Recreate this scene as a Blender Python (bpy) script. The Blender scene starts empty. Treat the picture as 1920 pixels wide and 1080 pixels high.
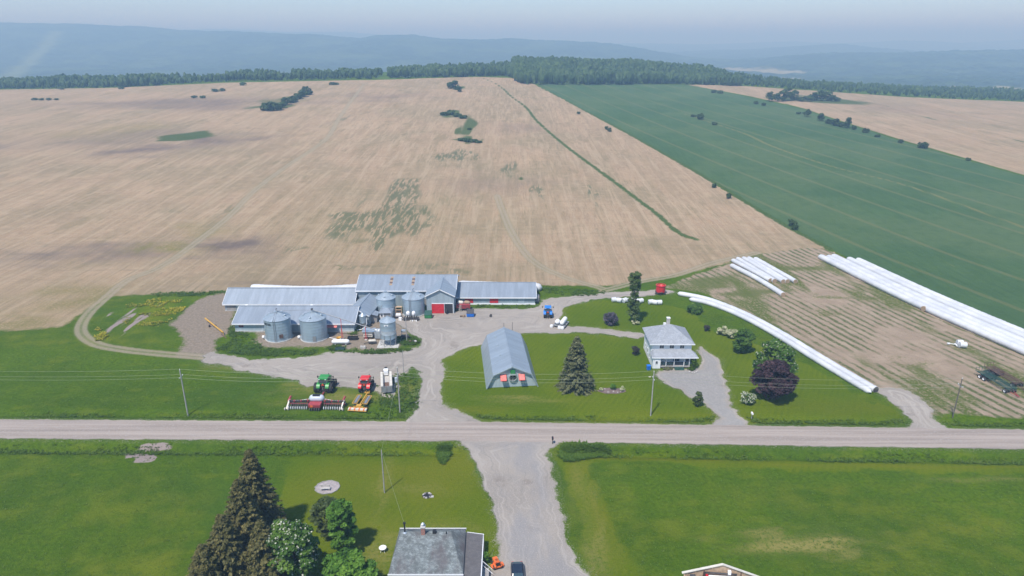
import bpy, bmesh, math, random
import numpy as np
from mathutils import Vector, Matrix
random.seed(7); RNG = np.random.default_rng(7)
R = math.radians
SC = bpy.context.scene
COL = SC.collection

# ------------------------------------------------------------------ camera, sky, sun, exposure
PITCH = R(19.8); CAM_H = 70.0
cam_d = bpy.data.cameras.new('camera'); cam = bpy.data.objects.new('camera', cam_d); COL.objects.link(cam)
cam.location = (0, 0, CAM_H); cam.rotation_euler = (math.pi/2 - PITCH, 0, 0)
cam_d.sensor_width = 36; cam_d.lens = 24; cam_d.clip_start = 0.5; cam_d.clip_end = 40000
SC.camera = cam
SUN_EL = R(60); SUN_TO = Vector((-0.50, -0.86, 0)).normalized()      # horizontal direction towards the sun
world = bpy.data.worlds.new('World'); SC.world = world; world.use_nodes = True
wn = world.node_tree.nodes; wl = world.node_tree.links
sky = wn.new('ShaderNodeTexSky'); sky.sky_type = 'NISHITA'; sky.sun_disc = False
sky.sun_elevation = SUN_EL; sky.sun_rotation = math.atan2(SUN_TO.x, SUN_TO.y)
sky.altitude = 100; sky.air_density = 1.0; sky.dust_density = 0.15; sky.ozone_density = 8.0
wn['Background'].inputs['Strength'].default_value = 0.125
wl.new(sky.outputs[0], wn['Background'].inputs['Color'])
sun_d = bpy.data.lights.new('sun', 'SUN'); sun_d.energy = 3.8; sun_d.angle = R(2.5); sun_d.color = (1, .97, .93)
sun = bpy.data.objects.new('sun', sun_d); COL.objects.link(sun)
to_sun = Vector((SUN_TO.x*math.cos(SUN_EL), SUN_TO.y*math.cos(SUN_EL), math.sin(SUN_EL)))
sun.rotation_euler = to_sun.to_track_quat('Z', 'Y').to_euler(); sun.location = (-60, -100, 200)
SC.view_settings.view_transform = 'Standard'; SC.view_settings.look = 'None'
SC.view_settings.exposure = 0.52; SC.view_settings.gamma = 1
try: SC.view_settings.use_curve_mapping = False
except Exception: pass
SC.render.engine = 'CYCLES'
HAZE_D = 0.00050; HAZE_C = (.44, .71, 1.0, 1)

# ------------------------------------------------------------------ node helpers / materials
class NT:
    def __init__(s, name):
        s.m = bpy.data.materials.new(name); s.m.use_nodes = True
        s.t = s.m.node_tree; s.b = s.t.nodes['Principled BSDF']; s.out = s.t.nodes['Material Output']
        s.pos = None
    def put(s, sock, v):
        if v is None: return
        if isinstance(v, bpy.types.NodeSocket): s.t.links.new(v, sock)
        elif isinstance(v, (tuple, list)) and len(v) == 3 and sock.type == 'RGBA': sock.default_value = (*v, 1)
        else: sock.default_value = v
    def P(s):
        if s.pos is None: s.pos = s.t.nodes.new('ShaderNodeNewGeometry').outputs['Position']
        return s.pos
    def obj(s): return s.t.nodes.new('ShaderNodeTexCoord').outputs['Object']
    def attr(s, name):
        n = s.t.nodes.new('ShaderNodeAttribute'); n.attribute_name = name; return n
    def sep(s, v):
        n = s.t.nodes.new('ShaderNodeSeparateColor'); s.put(n.inputs[0], v); return n.outputs
    def vscale(s, v, sc, rot=0):
        n = s.t.nodes.new('ShaderNodeMapping'); s.put(n.inputs['Vector'], v)
        n.inputs['Scale'].default_value = sc; n.inputs['Rotation'].default_value = (0, 0, rot); return n.outputs[0]
    def noise(s, scale, detail=3, vec=None, rough=.55, dist=0):
        n = s.t.nodes.new('ShaderNodeTexNoise'); s.put(n.inputs['Vector'], vec if vec is not None else s.P())
        n.inputs['Scale'].default_value = scale; n.inputs['Detail'].default_value = detail
        n.inputs['Roughness'].default_value = rough; n.inputs['Distortion'].default_value = dist; return n.outputs[0]
    def vor(s, scale, vec=None):
        n = s.t.nodes.new('ShaderNodeTexVoronoi'); s.put(n.inputs['Vector'], vec if vec is not None else s.P())
        n.inputs['Scale'].default_value = scale; return n.outputs
    def wave(s, scale, vec=None, axis='X', dist=0, dscale=1, prof='SIN'):
        n = s.t.nodes.new('ShaderNodeTexWave'); s.put(n.inputs['Vector'], vec if vec is not None else s.P())
        n.bands_direction = axis; n.wave_profile = prof
        n.inputs['Scale'].default_value = scale; n.inputs['Distortion'].default_value = dist
        n.inputs['Detail Scale'].default_value = dscale; return n.outputs['Fac']
    def math(s, op, a, b=None, c=None, clamp=False):
        n = s.t.nodes.new('ShaderNodeMath'); n.operation = op; n.use_clamp = clamp
        for i, v in enumerate((a, b, c)):
            if v is not None: s.put(n.inputs[i], v)
        return n.outputs[0]
    def rng(s, v, a, b, c=0., d=1., smooth=True):
        n = s.t.nodes.new('ShaderNodeMapRange'); s.put(n.inputs[0], v)
        if smooth: n.interpolation_type = 'SMOOTHSTEP'
        for i, q in enumerate((a, b, c, d)): n.inputs[1+i].default_value = q
        return n.outputs[0]
    def mix(s, f, a, b, mode='MIX'):
        n = s.t.nodes.new('ShaderNodeMix'); n.data_type = 'RGBA'; n.blend_type = mode
        s.put(n.inputs['Factor'], f); s.put(n.inputs[6], a); s.put(n.inputs[7], b); return n.outputs[2]
    def bump(s, h, strength=.3, dist=.05):
        n = s.t.nodes.new('ShaderNodeBump'); s.put(n.inputs['Height'], h)
        n.inputs['Strength'].default_value = strength; n.inputs['Distance'].default_value = dist
        s.t.links.new(n.outputs[0], s.b.inputs['Normal'])
    def fin(s, col, rough=.8, metal=0., spec=.3):
        s.put(s.b.inputs['Base Color'], col); s.put(s.b.inputs['Roughness'], rough)
        s.put(s.b.inputs['Metallic'], metal); s.b.inputs['Specular IOR Level'].default_value = spec
        return s.m

def paint(name, c, rough=.45, metal=0., var=.12, dirt=.18, scale=1.5, dirtc=(.22, .19, .15)):
    n = NT(name); v = n.obj()
    a = n.noise(scale, 4, v); col = n.mix(n.rng(a, .3, .7), tuple(x*(1-var) for x in c), tuple(min(1, x*(1+var)) for x in c))
    d = n.rng(n.noise(scale*2.7, 5, v, .65), .52, .78, 0, dirt)
    return n.fin(n.mix(d, col, dirtc), rough, metal, .4)

def sheet_metal(name, c, pitch=.3, axis='X', metal=.35, rough=.42, dirt=.15, rust=0.):
    """profiled metal sheet: ribs along one object axis, streaks of weather"""
    n = NT(name); v = n.obj()
    w = n.wave(1/pitch*.5, v, axis, 0)
    st = n.noise(1.2, 4, n.vscale(v, (1, .12, .12) if axis == 'X' else (.12, 1, .12)))
    col = n.mix(n.rng(st, .35, .7), tuple(x*.9 for x in c), tuple(min(1, x*1.07) for x in c))
    bl = n.rng(n.noise(.35, 3, v), .45, .7, 0, dirt)
    col = n.mix(bl, col, tuple(x*.72 for x in c))
    if rust: col = n.mix(n.rng(n.noise(.8, 5, v, .7), .62, .78, 0, rust), col, (.30, .17, .10))
    n.bump(w, .35, .03)
    return n.fin(col, rough, metal, .4)

MAT = {}
MAT['roof_blue'] = sheet_metal('galvanised_roof', (.30, .345, .395), .45, 'X', .25, .42, .10)
MAT['roof_blue_y'] = sheet_metal('galvanised_roof_y', (.31, .365, .415), .45, 'Y', .25, .42, .14)
MAT['wall_grey'] = sheet_metal('grey_steel_wall', (.34, .41, .45), .3, 'X', .1, .55, .25)
MAT['wall_light'] = sheet_metal('light_steel_wall', (.42, .50, .54), .3, 'X', .1, .55, .2)
MAT['wall_wood'] = paint('weathered_boards', (.30, .29, .28), .8, 0, .2, .3, 1.0)
MAT['galv'] = sheet_metal('galvanised_bin', (.36, .45, .51), .32, 'Z', .5, .42, .22)
MAT['galv_plain'] = paint('galvanised_plain', (.52, .58, .62), .4, .55, .1, .15)
MAT['galv_roof'] = paint('galvanised_bin_roof', (.42, .49, .54), .38, .45, .08, .12)
MAT['white'] = paint('white_paint', (.80, .80, .79), .5, 0, .04, .06)
MAT['siding'] = None
MAT['red'] = paint('red_paint', (.55, .02, .03), .5, 0, .1, .1)
MAT['tr_red'] = paint('tractor_red', (.62, .03, .03), .35, 0, .06, .08)
MAT['dull_red'] = paint('dull_red', (.33, .05, .06), .55, 0, .15, .3)
MAT['salmon'] = paint('faded_red', (.66, .19, .16), .6, 0, .15, .2)
MAT['green'] = paint('tractor_green', (.04, .27, .06), .35, 0, .06, .08)
MAT['bin_green'] = paint('bin_green', (.03, .22, .07), .5, 0, .1, .2)
MAT['dark_green'] = paint('dark_green', (.03, .085, .068), .5, 0, .15, .25)
MAT['blue'] = paint('tractor_blue', (.02, .20, .62), .35, 0, .06, .08)
MAT['bin_blue'] = paint('bin_blue', (.015, .16, .60), .5, 0, .08, .12)
MAT['yellow'] = paint('implement_yellow', (.55, .31, .05), .45, 0, .1, .2)
MAT['orange'] = paint('orange_paint', (.72, .16, .04), .4, 0, .08, .1)
MAT['black'] = paint('black_paint', (.02, .02, .022), .5, 0, .2, .15)
MAT['rubber'] = paint('rubber', (.03, .03, .032), .85, 0, .2, .35)
MAT['steel'] = paint('grey_steel', (.33, .34, .35), .45, .4, .1, .25)
MAT['dark_steel'] = paint('dark_steel', (.09, .085, .085), .55, .3, .2, .3)
MAT['rusty'] = paint('rusty_steel', (.14, .085, .065), .8, .1, .3, .4)
MAT['cream'] = paint('cream_paint', (.62, .58, .50), .6, 0, .08, .2)
MAT['trailer_grey'] = paint('trailer_grey', (.50, .48, .45), .55, .1, .08, .3)
MAT['tank_grey'] = paint('tank_grey', (.50, .55, .62), .4, 0, .05, .1)
MAT['concrete'] = paint('concrete', (.46, .45, .42), .9, 0, .12, .3)
MAT['pole'] = paint('weathered_pole', (.33, .32, .31), .9, 0, .15, .2, 3)
MAT['pole_dark'] = paint('dark_pole', (.12, .11, .10), .9, 0, .15, .2, 3)
MAT['wood'] = paint('raw_wood', (.50, .36, .24), .8, 0, .2, .25, 2)
MAT['bark'] = paint('bark', (.10, .075, .055), .95, 0, .3, .2, 4)
MAT['straw'] = paint('hay', (.36, .26, .17), .95, 0, .25, .4, 5)
MAT['shadow_in'] = paint('painted_interior_shade', (.035, .035, .04), .9, 0, .2, .1)  # near-black colour that paints the shade inside openings and hollows
MAT['stone'] = paint('pale_stone', (.48, .46, .43), .9, 0, .15, .2)
MAT['soil'] = paint('garden_soil', (.17, .125, .11), .95, 0, .25, .3, 3)
MAT['mulch'] = paint('grey_gravel_bed', (.34, .30, .29), .95, 0, .2, .4, 2)
MAT['wire'] = paint('wire', (.30, .33, .24), .5, .3, .05, .0)
MAT['trim_white'] = paint('white_trim', (.78, .79, .80), .5, 0, .03, .05)
def glass_mat(name, c, rough=.08):
    n = NT(name); a = n.noise(.8, 2, n.obj())
    m = n.fin(n.mix(a, c, tuple(x*1.8 for x in c)), rough, 0, .8); return m
MAT['glass'] = glass_mat('window_glass', (.035, .045, .055))
MAT['car_glass'] = glass_mat('car_glass', (.03, .05, .06), .05)
MAT['car_paint'] = glass_mat('car_paint', (.012, .018, .03), .18)
n = NT('white_vinyl_siding'); v = n.obj()
w = n.wave(4.2, v, 'Z', 0, 1, 'SAW'); n.bump(w, .5, .02)
MAT['siding'] = n.fin(n.mix(n.rng(n.noise(.7, 3, v), .35, .7), (.80, .81, .82), (.84, .845, .85)), .55, 0, .35)
def shingles(name, a, b, moss=None, amt=.5):
    n = NT(name); v = n.obj()
    br = n.t.nodes.new('ShaderNodeTexBrick'); n.put(br.inputs['Vector'], n.vscale(v, (1, 1, 1)))
    br.inputs['Scale'].default_value = 1; br.inputs['Brick Width'].default_value = .32; br.inputs['Row Height'].default_value = .145
    br.inputs['Mortar Size'].default_value = .012; br.inputs['Color1'].default_value = (*a, 1); br.inputs['Color2'].default_value = (*b, 1)
    br.inputs['Mortar'].default_value = (*tuple(x*.45 for x in a), 1); br.offset = .5
    c = n.mix(n.rng(n.noise(1.1, 5, v, .75), .40, .62), br.outputs[0], tuple(x*(.40 if moss else .66) for x in a))
    if moss: c = n.mix(n.rng(n.noise(.33, 4, n.vscale(v, (1, .35, 1)), .6), .42, .66, 0, amt), c, moss)
    n.bump(br.outputs[1], -.6, .02)
    return n.fin(c, .9, 0, .2)
MAT['shingle_blue'] = shingles('pale_shingles', (.41, .435, .47), (.30, .325, .36))
MAT['shingle_old'] = shingles('old_green_shingles', (.29, .325, .32), (.16, .185, .19), (.105, .09, .092), .85)
MAT['shingle_dark'] = shingles('dark_shingles', (.17, .16, .16), (.13, .125, .125))
n = NT('chimney_brick'); v = n.obj()
sx = n.t.nodes.new('ShaderNodeSeparateXYZ'); n.put(sx.inputs[0], v); cx = n.t.nodes.new('ShaderNodeCombineXYZ')
n.put(cx.inputs[0], n.math('ADD', sx.outputs[0], sx.outputs[1])); n.put(cx.inputs[1], sx.outputs[2])
br = n.t.nodes.new('ShaderNodeTexBrick'); n.put(br.inputs['Vector'], cx.outputs[0])
br.inputs['Scale'].default_value = 1; br.inputs['Brick Width'].default_value = .22; br.inputs['Row Height'].default_value = .075
br.inputs['Mortar Size'].default_value = .01; br.inputs['Color1'].default_value = (.36, .10, .06, 1); br.inputs['Color2'].default_value = (.26, .07, .05, 1); br.inputs['Mortar'].default_value = (.4, .36, .32, 1)
MAT['brick'] = n.fin(br.outputs[0], .9)
n = NT('silage_bag_film'); v = n.P()
MAT['bag'] = n.fin(n.mix(n.rng(n.noise(.25, 3, v), .35, .7), (.52, .535, .555), (.63, .635, .64)), .5, 0, .4)
n.bump(n.noise(1.2, 3, v), .35, .12)
n = NT('bale_wrap'); v = n.P()
MAT['wrap'] = n.fin(n.mix(n.rng(n.noise(3, 3, v), .35, .7), (.58, .60, .62), (.70, .71, .72)), .35, 0, .4)

def leaf_mat(name, dark, mid, light, trans=.28):
    """leaf colour varies per leaf through the mesh attribute 'var' (clump + leaf hue)"""
    n = NT(name); a = n.attr('var').outputs['Fac']
    c = n.mix(n.rng(a, 0, .55), dark, mid); c = n.mix(n.rng(a, .5, 1), c, light)
    n.put(n.b.inputs['Base Color'], c); n.b.inputs['Roughness'].default_value = .6; n.b.inputs['Specular IOR Level'].default_value = .25
    tr = n.t.nodes.new('ShaderNodeBsdfTranslucent'); n.put(tr.inputs['Color'], c)
    mx = n.t.nodes.new('ShaderNodeMixShader'); mx.inputs[0].default_value = trans
    n.t.links.new(n.b.outputs[0], mx.inputs[1]); n.t.links.new(tr.outputs[0], mx.inputs[2]); n.t.links.new(mx.outputs[0], n.out.inputs[0])
    return n.m
LEAF = {
 'maple': leaf_mat('maple_leaves', (.035, .085, .012), (.075, .155, .018), (.14, .24, .03)),
 'bright': leaf_mat('bright_leaves', (.045, .12, .012), (.095, .21, .02), (.17, .31, .035)),
 'dull': leaf_mat('dull_leaves', (.045, .075, .02), (.085, .12, .03), (.13, .17, .05)),
 'chestnut': leaf_mat('chestnut_leaves', (.04, .095, .012), (.08, .165, .02), (.15, .245, .035)),
 'purple': leaf_mat('purple_leaves', (.026, .013, .018), (.052, .027, .034), (.10, .055, .06), .2),
 'lilac': leaf_mat('lilac_bush_leaves', (.05, .045, .06), (.12, .11, .14), (.23, .20, .25)),
 'dark_shrub': leaf_mat('dark_shrub_leaves', (.03, .03, .03), (.06, .055, .05), (.10, .09, .07)),
 'spruce': leaf_mat('spruce_needles', (.08, .095, .04), (.155, .17, .075), (.27, .27, .14), .35),
 'brown_spruce': leaf_mat('brown_spruce_needles', (.07, .074, .022), (.145, .138, .045), (.27, .235, .085), .35),
 'poplar': leaf_mat('poplar_leaves', (.045, .08, .02), (.095, .15, .035), (.17, .22, .07)),
 'far': leaf_mat('far_leaves', (.022, .05, .015), (.045, .088, .022), (.09, .145, .04), .2),
 'flower': leaf_mat('white_blossom', (.36, .40, .26), (.50, .52, .38), (.64, .64, .52), .2),
 'cream_flower': leaf_mat('cream_blossom', (.28, .32, .14), (.45, .46, .27), (.62, .60, .42), .2),
 'grass': leaf_mat('grass_blades', (.075, .135, .012), (.11, .185, .016), (.17, .23, .035), .5),
 'weed': leaf_mat('weed_leaves', (.06, .12, .010), (.10, .18, .016), (.15, .235, .03), .5),
 'yellow_weed': leaf_mat('yellow_flowers', (.10, .15, .01), (.32, .30, .015), (.62, .50, .02)),
}
# ------------------------------------------------------------------ mesh helpers
class MB:
    """collects shapes, links them as ONE mesh object"""
    def __init__(s): s.v = []; s.f = []
    def raw(s, v, f):
        o = len(s.v); s.v += [tuple(q) for q in v]; s.f += [tuple(i+o for i in q) for q in f]; return s
    def box(s, x0, x1, y0, y1, z0, z1):
        v = [(x, y, z) for z in (z0, z1) for y in (y0, y1) for x in (x0, x1)]
        return s.raw(v, [(0,2,3,1),(4,5,7,6),(0,1,5,4),(1,3,7,5),(3,2,6,7),(2,0,4,6)])
    def cbox(s, c, d, rz=0, rx=0):
        m = Matrix.Rotation(rz, 3, 'Z') @ Matrix.Rotation(rx, 3, 'X'); hx, hy, hz = d[0]/2, d[1]/2, d[2]/2
        v = [tuple(Vector(c) + m @ Vector((x, y, z))) for z in (-hz, hz) for y in (-hy, hy) for x in (-hx, hx)]
        return s.raw(v, [(0,2,3,1),(4,5,7,6),(0,1,5,4),(1,3,7,5),(3,2,6,7),(2,0,4,6)])
    def bar(s, a, b, w, h=None):
        """square bar from a to b"""
        a, b = Vector(a), Vector(b); h = h or w; d = (b-a).normalized()
        up = Vector((0,0,1)) if abs(d.z) < .95 else Vector((0,1,0))
        sx = d.cross(up).normalized(); sy = sx.cross(d).normalized()
        v = [p + sx*w/2*i + sy*h/2*j for p in (a, b) for i, j in ((-1,-1),(1,-1),(1,1),(-1,1))]
        return s.raw(v, [(3,2,1,0),(4,5,6,7),(0,1,5,4),(1,2,6,5),(2,3,7,6),(3,0,4,7)])
    def tube(s, pts, rad, n=8, caps=True):
        pts = [Vector(p) for p in pts]; rads = rad if isinstance(rad, (list, tuple)) else [rad]*len(pts)
        rings = []
        for i, p in enumerate(pts):
            d = (pts[min(i+1, len(pts)-1)] - pts[max(i-1, 0)]).normalized()
            up = Vector((0,0,1)) if abs(d.z) < .95 else Vector((0,1,0))
            sx = d.cross(up).normalized(); sy = sx.cross(d).normalized()
            rings.append([p + (sx*math.cos(k*2*math.pi/n) + sy*math.sin(k*2*math.pi/n))*rads[i] for k in range(n)])
        v = [q for r in rings for q in r]; f = []
        for i in range(len(pts)-1):
            for k in range(n):
                a, b = i*n+k, i*n+(k+1) % n; f.append((b, a, a+n, b+n))
        if caps: f.append(tuple(range(n))); f.append(tuple(reversed(range((len(pts)-1)*n, len(pts)*n))))
        return s.raw(v, f)
    def lathe(s, prof, n=24, c=(0,0,0), a0=0, a1=2*math.pi):
        """profile of (r, z) turned about z"""
        full = abs(a1-a0-2*math.pi) < 1e-6; k = n if full else n+1
        v = [(c[0]+r*math.cos(a0+(a1-a0)*j/n), c[1]+r*math.sin(a0+(a1-a0)*j/n), c[2]+z) for r, z in prof for j in range(k)]; f = []
        for i in range(len(prof)-1):
            for j in range(n):
                a, b = i*k+j, i*k+(j+1) % k; f.append((a, b, b+k, a+k))
        return s.raw(v, f)
    def cyl(s, c, r, w, axis='x', n=20):
        """disc / wheel shape centred on c"""
        ax = {'x': (1,0,0), 'y': (0,1,0), 'z': (0,0,1)}[axis]; c = Vector(c); d = Vector(ax)*w/2
        return s.tube([c-d, c+d], r, n)
    def prism(s, poly, a, b, axis='y'):
        """2-D polygon pushed along an axis; axis y: poly is (x,z); axis x: (y,z); axis z: (x,y)"""
        def P(q, t): return (q[0], t, q[1]) if axis == 'y' else ((t, q[0], q[1]) if axis == 'x' else (q[0], q[1], t))
        m = len(poly); v = [P(q, a) for q in poly] + [P(q, b) for q in poly]
        f = [tuple(range(m)), tuple(reversed(range(m, 2*m)))] + [(i, i+m, (i+1) % m+m, (i+1) % m) for i in range(m)]
        return s.raw(v, f)
    def slab(s, q, t):
        """quad of four points given thickness t downwards along its normal"""
        q = [Vector(p) for p in q]; nrm = (q[1]-q[0]).cross(q[3]-q[0]).normalized()
        if nrm.z < 0: nrm = -nrm
        v = q + [p - nrm*t for p in q]
        return s.raw(v, [(0,1,2,3),(7,6,5,4),(0,4,5,1),(1,5,6,2),(2,6,7,3),(3,7,4,0)])
    def build(s, name, mat, parent=None, smooth=False, loc=None, bevel=0):
        me = bpy.data.meshes.new(name); me.from_pydata([tuple(p) for p in s.v], [], s.f); me.validate()
        bm = bmesh.new(); bm.from_mesh(me); bmesh.ops.recalc_face_normals(bm, faces=bm.faces)
        if bevel: bmesh.ops.bevel(bm, geom=[e for e in bm.edges if len(e.link_faces) == 2 and e.calc_face_angle(0) > .6], offset=bevel, segments=2, affect='EDGES', clamp_overlap=True)
        bm.to_mesh(me); bm.free()
        me.materials.append(MAT[mat] if isinstance(mat, str) else mat)
        if smooth:
            me.shade_smooth()
            try: me.set_sharp_from_angle(angle=R(38))
            except Exception: pass
        o = bpy.data.objects.new(name, me); COL.objects.link(o); o.parent = parent
        if loc: o.location = loc
        return o

def tag(o, label, cat, group=None):
    o['label'] = label; o['category'] = cat
    if group: o['group'] = group
    return o
def thing(name, label, cat, loc=(0,0,0), rz=0, group=None):
    o = bpy.data.objects.new(name, None); COL.objects.link(o); o.empty_display_size = .3
    o.location = loc; o.rotation_euler = (0, 0, rz); return tag(o, label, cat, group)
def copy_tree(o, parent=None):
    c = o.copy(); COL.objects.link(c); c.parent = parent
    for ch in list(o.children): copy_tree(ch, c)
    return c
def np_mesh(name, verts, faces, mat, parent=None, attrs=None, smooth=False):
    """fast mesh from numpy arrays; faces all same size"""
    me = bpy.data.meshes.new(name); nv, nf, k = len(verts), len(faces), faces.shape[1]
    me.vertices.add(nv); me.vertices.foreach_set('co', np.ascontiguousarray(verts, np.float32).ravel())
    me.loops.add(nf*k); me.loops.foreach_set('vertex_index', np.ascontiguousarray(faces, np.int32).ravel())
    me.polygons.add(nf); me.polygons.foreach_set('loop_start', np.arange(0, nf*k, k, dtype=np.int32))
    try: me.polygons.foreach_set('loop_total', np.full(nf, k, np.int32))
    except Exception: pass
    me.polygons.foreach_set('use_smooth', np.full(nf, smooth, bool))
    for an, (dom, typ, arr) in (attrs or {}).items():
        at = me.attributes.new(an, typ, dom)
        at.data.foreach_set('value' if typ == 'FLOAT' else 'color', np.ascontiguousarray(arr, np.float32).ravel())
    me.update(calc_edges=True); me.validate()
    me.materials.append(MAT[mat] if isinstance(mat, str) else mat)
    o = bpy.data.objects.new(name, me); COL.objects.link(o); o.parent = parent; return o
# ------------------------------------------------------------------ the lie of the land
CREST_X = [-1600, -900, -585, -400, -160, -40, 40, 120, 207, 330, 451, 573, 900, 1600]
CREST_H = [10, 17, 23, 28, 34, 35, 33, 28, 26, 20, 14, 8.6, 2, -6]
def elev(x, y):
    x = np.asarray(x, float); y = np.asarray(y, float)
    c = np.interp(x, CREST_X, CREST_H)
    r = np.clip((y-225)/(780-225), 0, 1)
    e = c*r**1.15
    e = e + r*(1-r)*(1.6*np.sin(x*.013+1.3) * np.sin(y*.011) + 1.0*np.sin(x*.027+y*.019))
    t = np.clip((y-900)/600, 0, 1); s = t*t*(3-2*t)
    e = e + 13*np.exp(-((x-130)/150)**2)*np.clip((y-800)/130, 0, 1)
    return e*(1-s) - 32*s
_Y = np.concatenate([np.arange(40, 300, .25), np.arange(300, 1500, 1.)])
def gp(px, py):
    """survey: a spot seen at a pixel of the 1920x1080 photograph -> where it lies on the land"""
    u, v = (px-960)/1280, (py-540)/1280
    ry, rz = math.cos(PITCH)-v*math.sin(PITCH), -(math.sin(PITCH)+v*math.cos(PITCH))
    X, Z = u/ry*_Y, CAM_H + rz/ry*_Y
    d = Z - elev(X, _Y); i = int(np.argmax(d < 0)) if (d < 0).any() else len(_Y)-1
    if i == 0: return (float(X[0]), float(_Y[0]))
    t = d[i-1]/(d[i-1]-d[i]) if d[i] < 0 else 0
    return (float(X[i-1]+t*(X[i]-X[i-1])), float(_Y[i-1]+t*(_Y[i]-_Y[i-1])))
def G(px, py):
    x, y = gp(px, py); return Vector((x, y, float(elev(x, y))))
def poly(pp): return np.array([gp(*q) for q in pp])

def seg_dist(X, Y, a, b):
    d = b-a; L = (d*d).sum()+1e-9
    t = np.clip(((X-a[0])*d[0]+(Y-a[1])*d[1])/L, 0, 1)
    return np.hypot(X-a[0]-t*d[0], Y-a[1]-t*d[1])
def sdf(X, Y, P, cap=40):
    """signed distance to a closed outline, positive inside"""
    out = np.full(X.shape, -float(cap)); lo, hi = P.min(0)-cap, P.max(0)+cap
    sel = (X > lo[0]) & (X < hi[0]) & (Y > lo[1]) & (Y < hi[1]); x, y = X[sel], Y[sel]
    D = np.full(x.shape, float(cap)); ins = np.zeros(x.shape, bool); n = len(P)
    for i in range(n):
        a, b = P[i], P[(i+1) % n]; D = np.minimum(D, seg_dist(x, y, a, b))
        c = ((a[1] > y) != (b[1] > y)); ins ^= c & (x < (b[0]-a[0])*(y-a[1])/(b[1]-a[1]+1e-12)+a[0])
    out[sel] = np.where(ins, D, -D); return out
def ldist(X, Y, P, cap=40):
    D = np.full(X.shape, float(cap)); lo, hi = P.min(0)-cap, P.max(0)+cap
    sel = (X > lo[0]) & (X < hi[0]) & (Y > lo[1]) & (Y < hi[1]); d = D[sel]
    for i in range(len(P)-1): d = np.minimum(d, seg_dist(X[sel], Y[sel], P[i], P[i+1]))
    D[sel] = d; return D
def smoothline(P, n=8):
    """rounds a polyline (Catmull-Rom)"""
    P = np.asarray(P); Q = np.vstack([2*P[0]-P[1], P, 2*P[-1]-P[-2]]); o = []
    for i in range(1, len(Q)-2):
        for t in np.linspace(0, 1, n, endpoint=False):
            a, b, c, d = Q[i-1], Q[i], Q[i+1], Q[i+2]
            o.append(.5*((2*b)+(c-a)*t+(2*a-5*b+4*c-d)*t*t+(3*b-a-3*c+d)*t**3))
    return np.array(o+[P[-1]])
def smoothpoly(P, n=5):
    P = np.asarray(P); m = len(P); o = []
    for i in range(m):
        a, b, c, d = P[i-1], P[i], P[(i+1) % m], P[(i+2) % m]
        for t in np.linspace(0, 1, n, endpoint=False):
            o.append(.5*((2*b)+(c-a)*t+(2*a-5*b+4*c-d)*t*t+(3*b-a-3*c+d)*t**3))
    return np.array(o)
# small value-noise for edges and jitter
_perm = RNG.random((256, 256))
def vnoise(x, y):
    xi, yi = np.floor(x).astype(int), np.floor(y).astype(int); fx, fy = x-xi, y-yi
    fx, fy = fx*fx*(3-2*fx), fy*fy*(3-2*fy); p = lambda a, b: _perm[a & 255, b & 255]
    return (p(xi, yi)*(1-fx)+p(xi+1, yi)*fx)*(1-fy)+(p(xi, yi+1)*(1-fx)+p(xi+1, yi+1)*fx)*fy

# outlines, surveyed from the photograph
YARD = smoothpoly(poly([(395,662),(470,674),(560,671),(640,659),(700,663),(750,660),(772,654),(790,646),(788,634),(770,627),(755,612),(735,602),(705,600),(700,592),(800,585),(856,583),(868,577),(1004,577),(1016,564),(1060,556),(1150,547),(1240,543),(1262,547),(1240,553),(1150,557),(1100,562),(1070,574),(1054,592),(1046,605),(1075,611),(1130,616),(1203,625),(1203,634),(1130,627),(1060,623),(1005,624),(960,632),(905,645),(862,656),(835,676),(824,705),(826,740),(845,768),(882,783),(900,798),(770,798),(781,770),(782,735),(784,695),(772,688),(758,700),(737,706),(742,728),(737,744),(712,742),(704,734),(660,727),(590,724),(545,713),(450,692),(385,680)]), 4)
HOUSE_DRIVE = smoothpoly(poly([(1228,698),(1246,692),(1308,691),(1305,655),(1312,648),(1330,660),(1347,676),(1357,700),(1360,728),(1371,756),(1392,786),(1402,800),(1330,800),(1343,786),(1330,768),(1300,745),(1260,722)]), 4)
NB_DRIVE = smoothpoly(poly([(835,820),(868,832),(888,855),(907,905),(925,960),(936,1020),(930,1060),(918,1068),(915,1110),(1112,1110),(1078,1050),(1056,980),(1040,910),(1030,868),(1032,842),(1060,820)]), 4)
ACCESS = smoothpoly(poly([(1640,728),(1672,755),(1700,785),(1705,815),(1800,815),(1762,792),(1748,776),(1735,760),(1700,735)]), 4)
BAGYARD = smoothpoly(poly([(1250,534),(1340,502),(1420,480),(1540,466),(1640,512),(1760,570),(1920,646),(2150,760),(2150,800),(1900,782),(1770,778),(1745,776),(1720,780),(1690,772),(1655,738),(1600,700),(1500,640),(1400,586),(1330,554),(1275,542)]), 4)
TAN = poly([(-900,640),(0,622),(120,612),(160,585),(205,556),(260,552),(420,546),(680,540),(860,536),(1010,534),(1130,536),(1250,520),(1340,498),(1420,478),(1552,466),(1440,405),(1300,320),(1180,252),(1090,204),(1035,175),(1004,159),(960,146),(900,144),(700,150),(420,155),(200,165),(0,168),(-600,190)])
CROP = poly([(1006,158),(1037,175),(1092,204),(1183,252),(1303,320),(1445,405),(1560,468),(1650,512),(1770,566),(1940,644),(2300,800),(2400,560),(1930,334),(1700,268),(1500,203),(1400,181),(1290,159),(1180,158)])
TAN2 = poly([(1285,159),(1400,179),(1500,201),(1700,265),(1930,331),(2300,450),(2500,280),(1920,191),(1700,182),(1480,167),(1392,161)])
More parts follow.
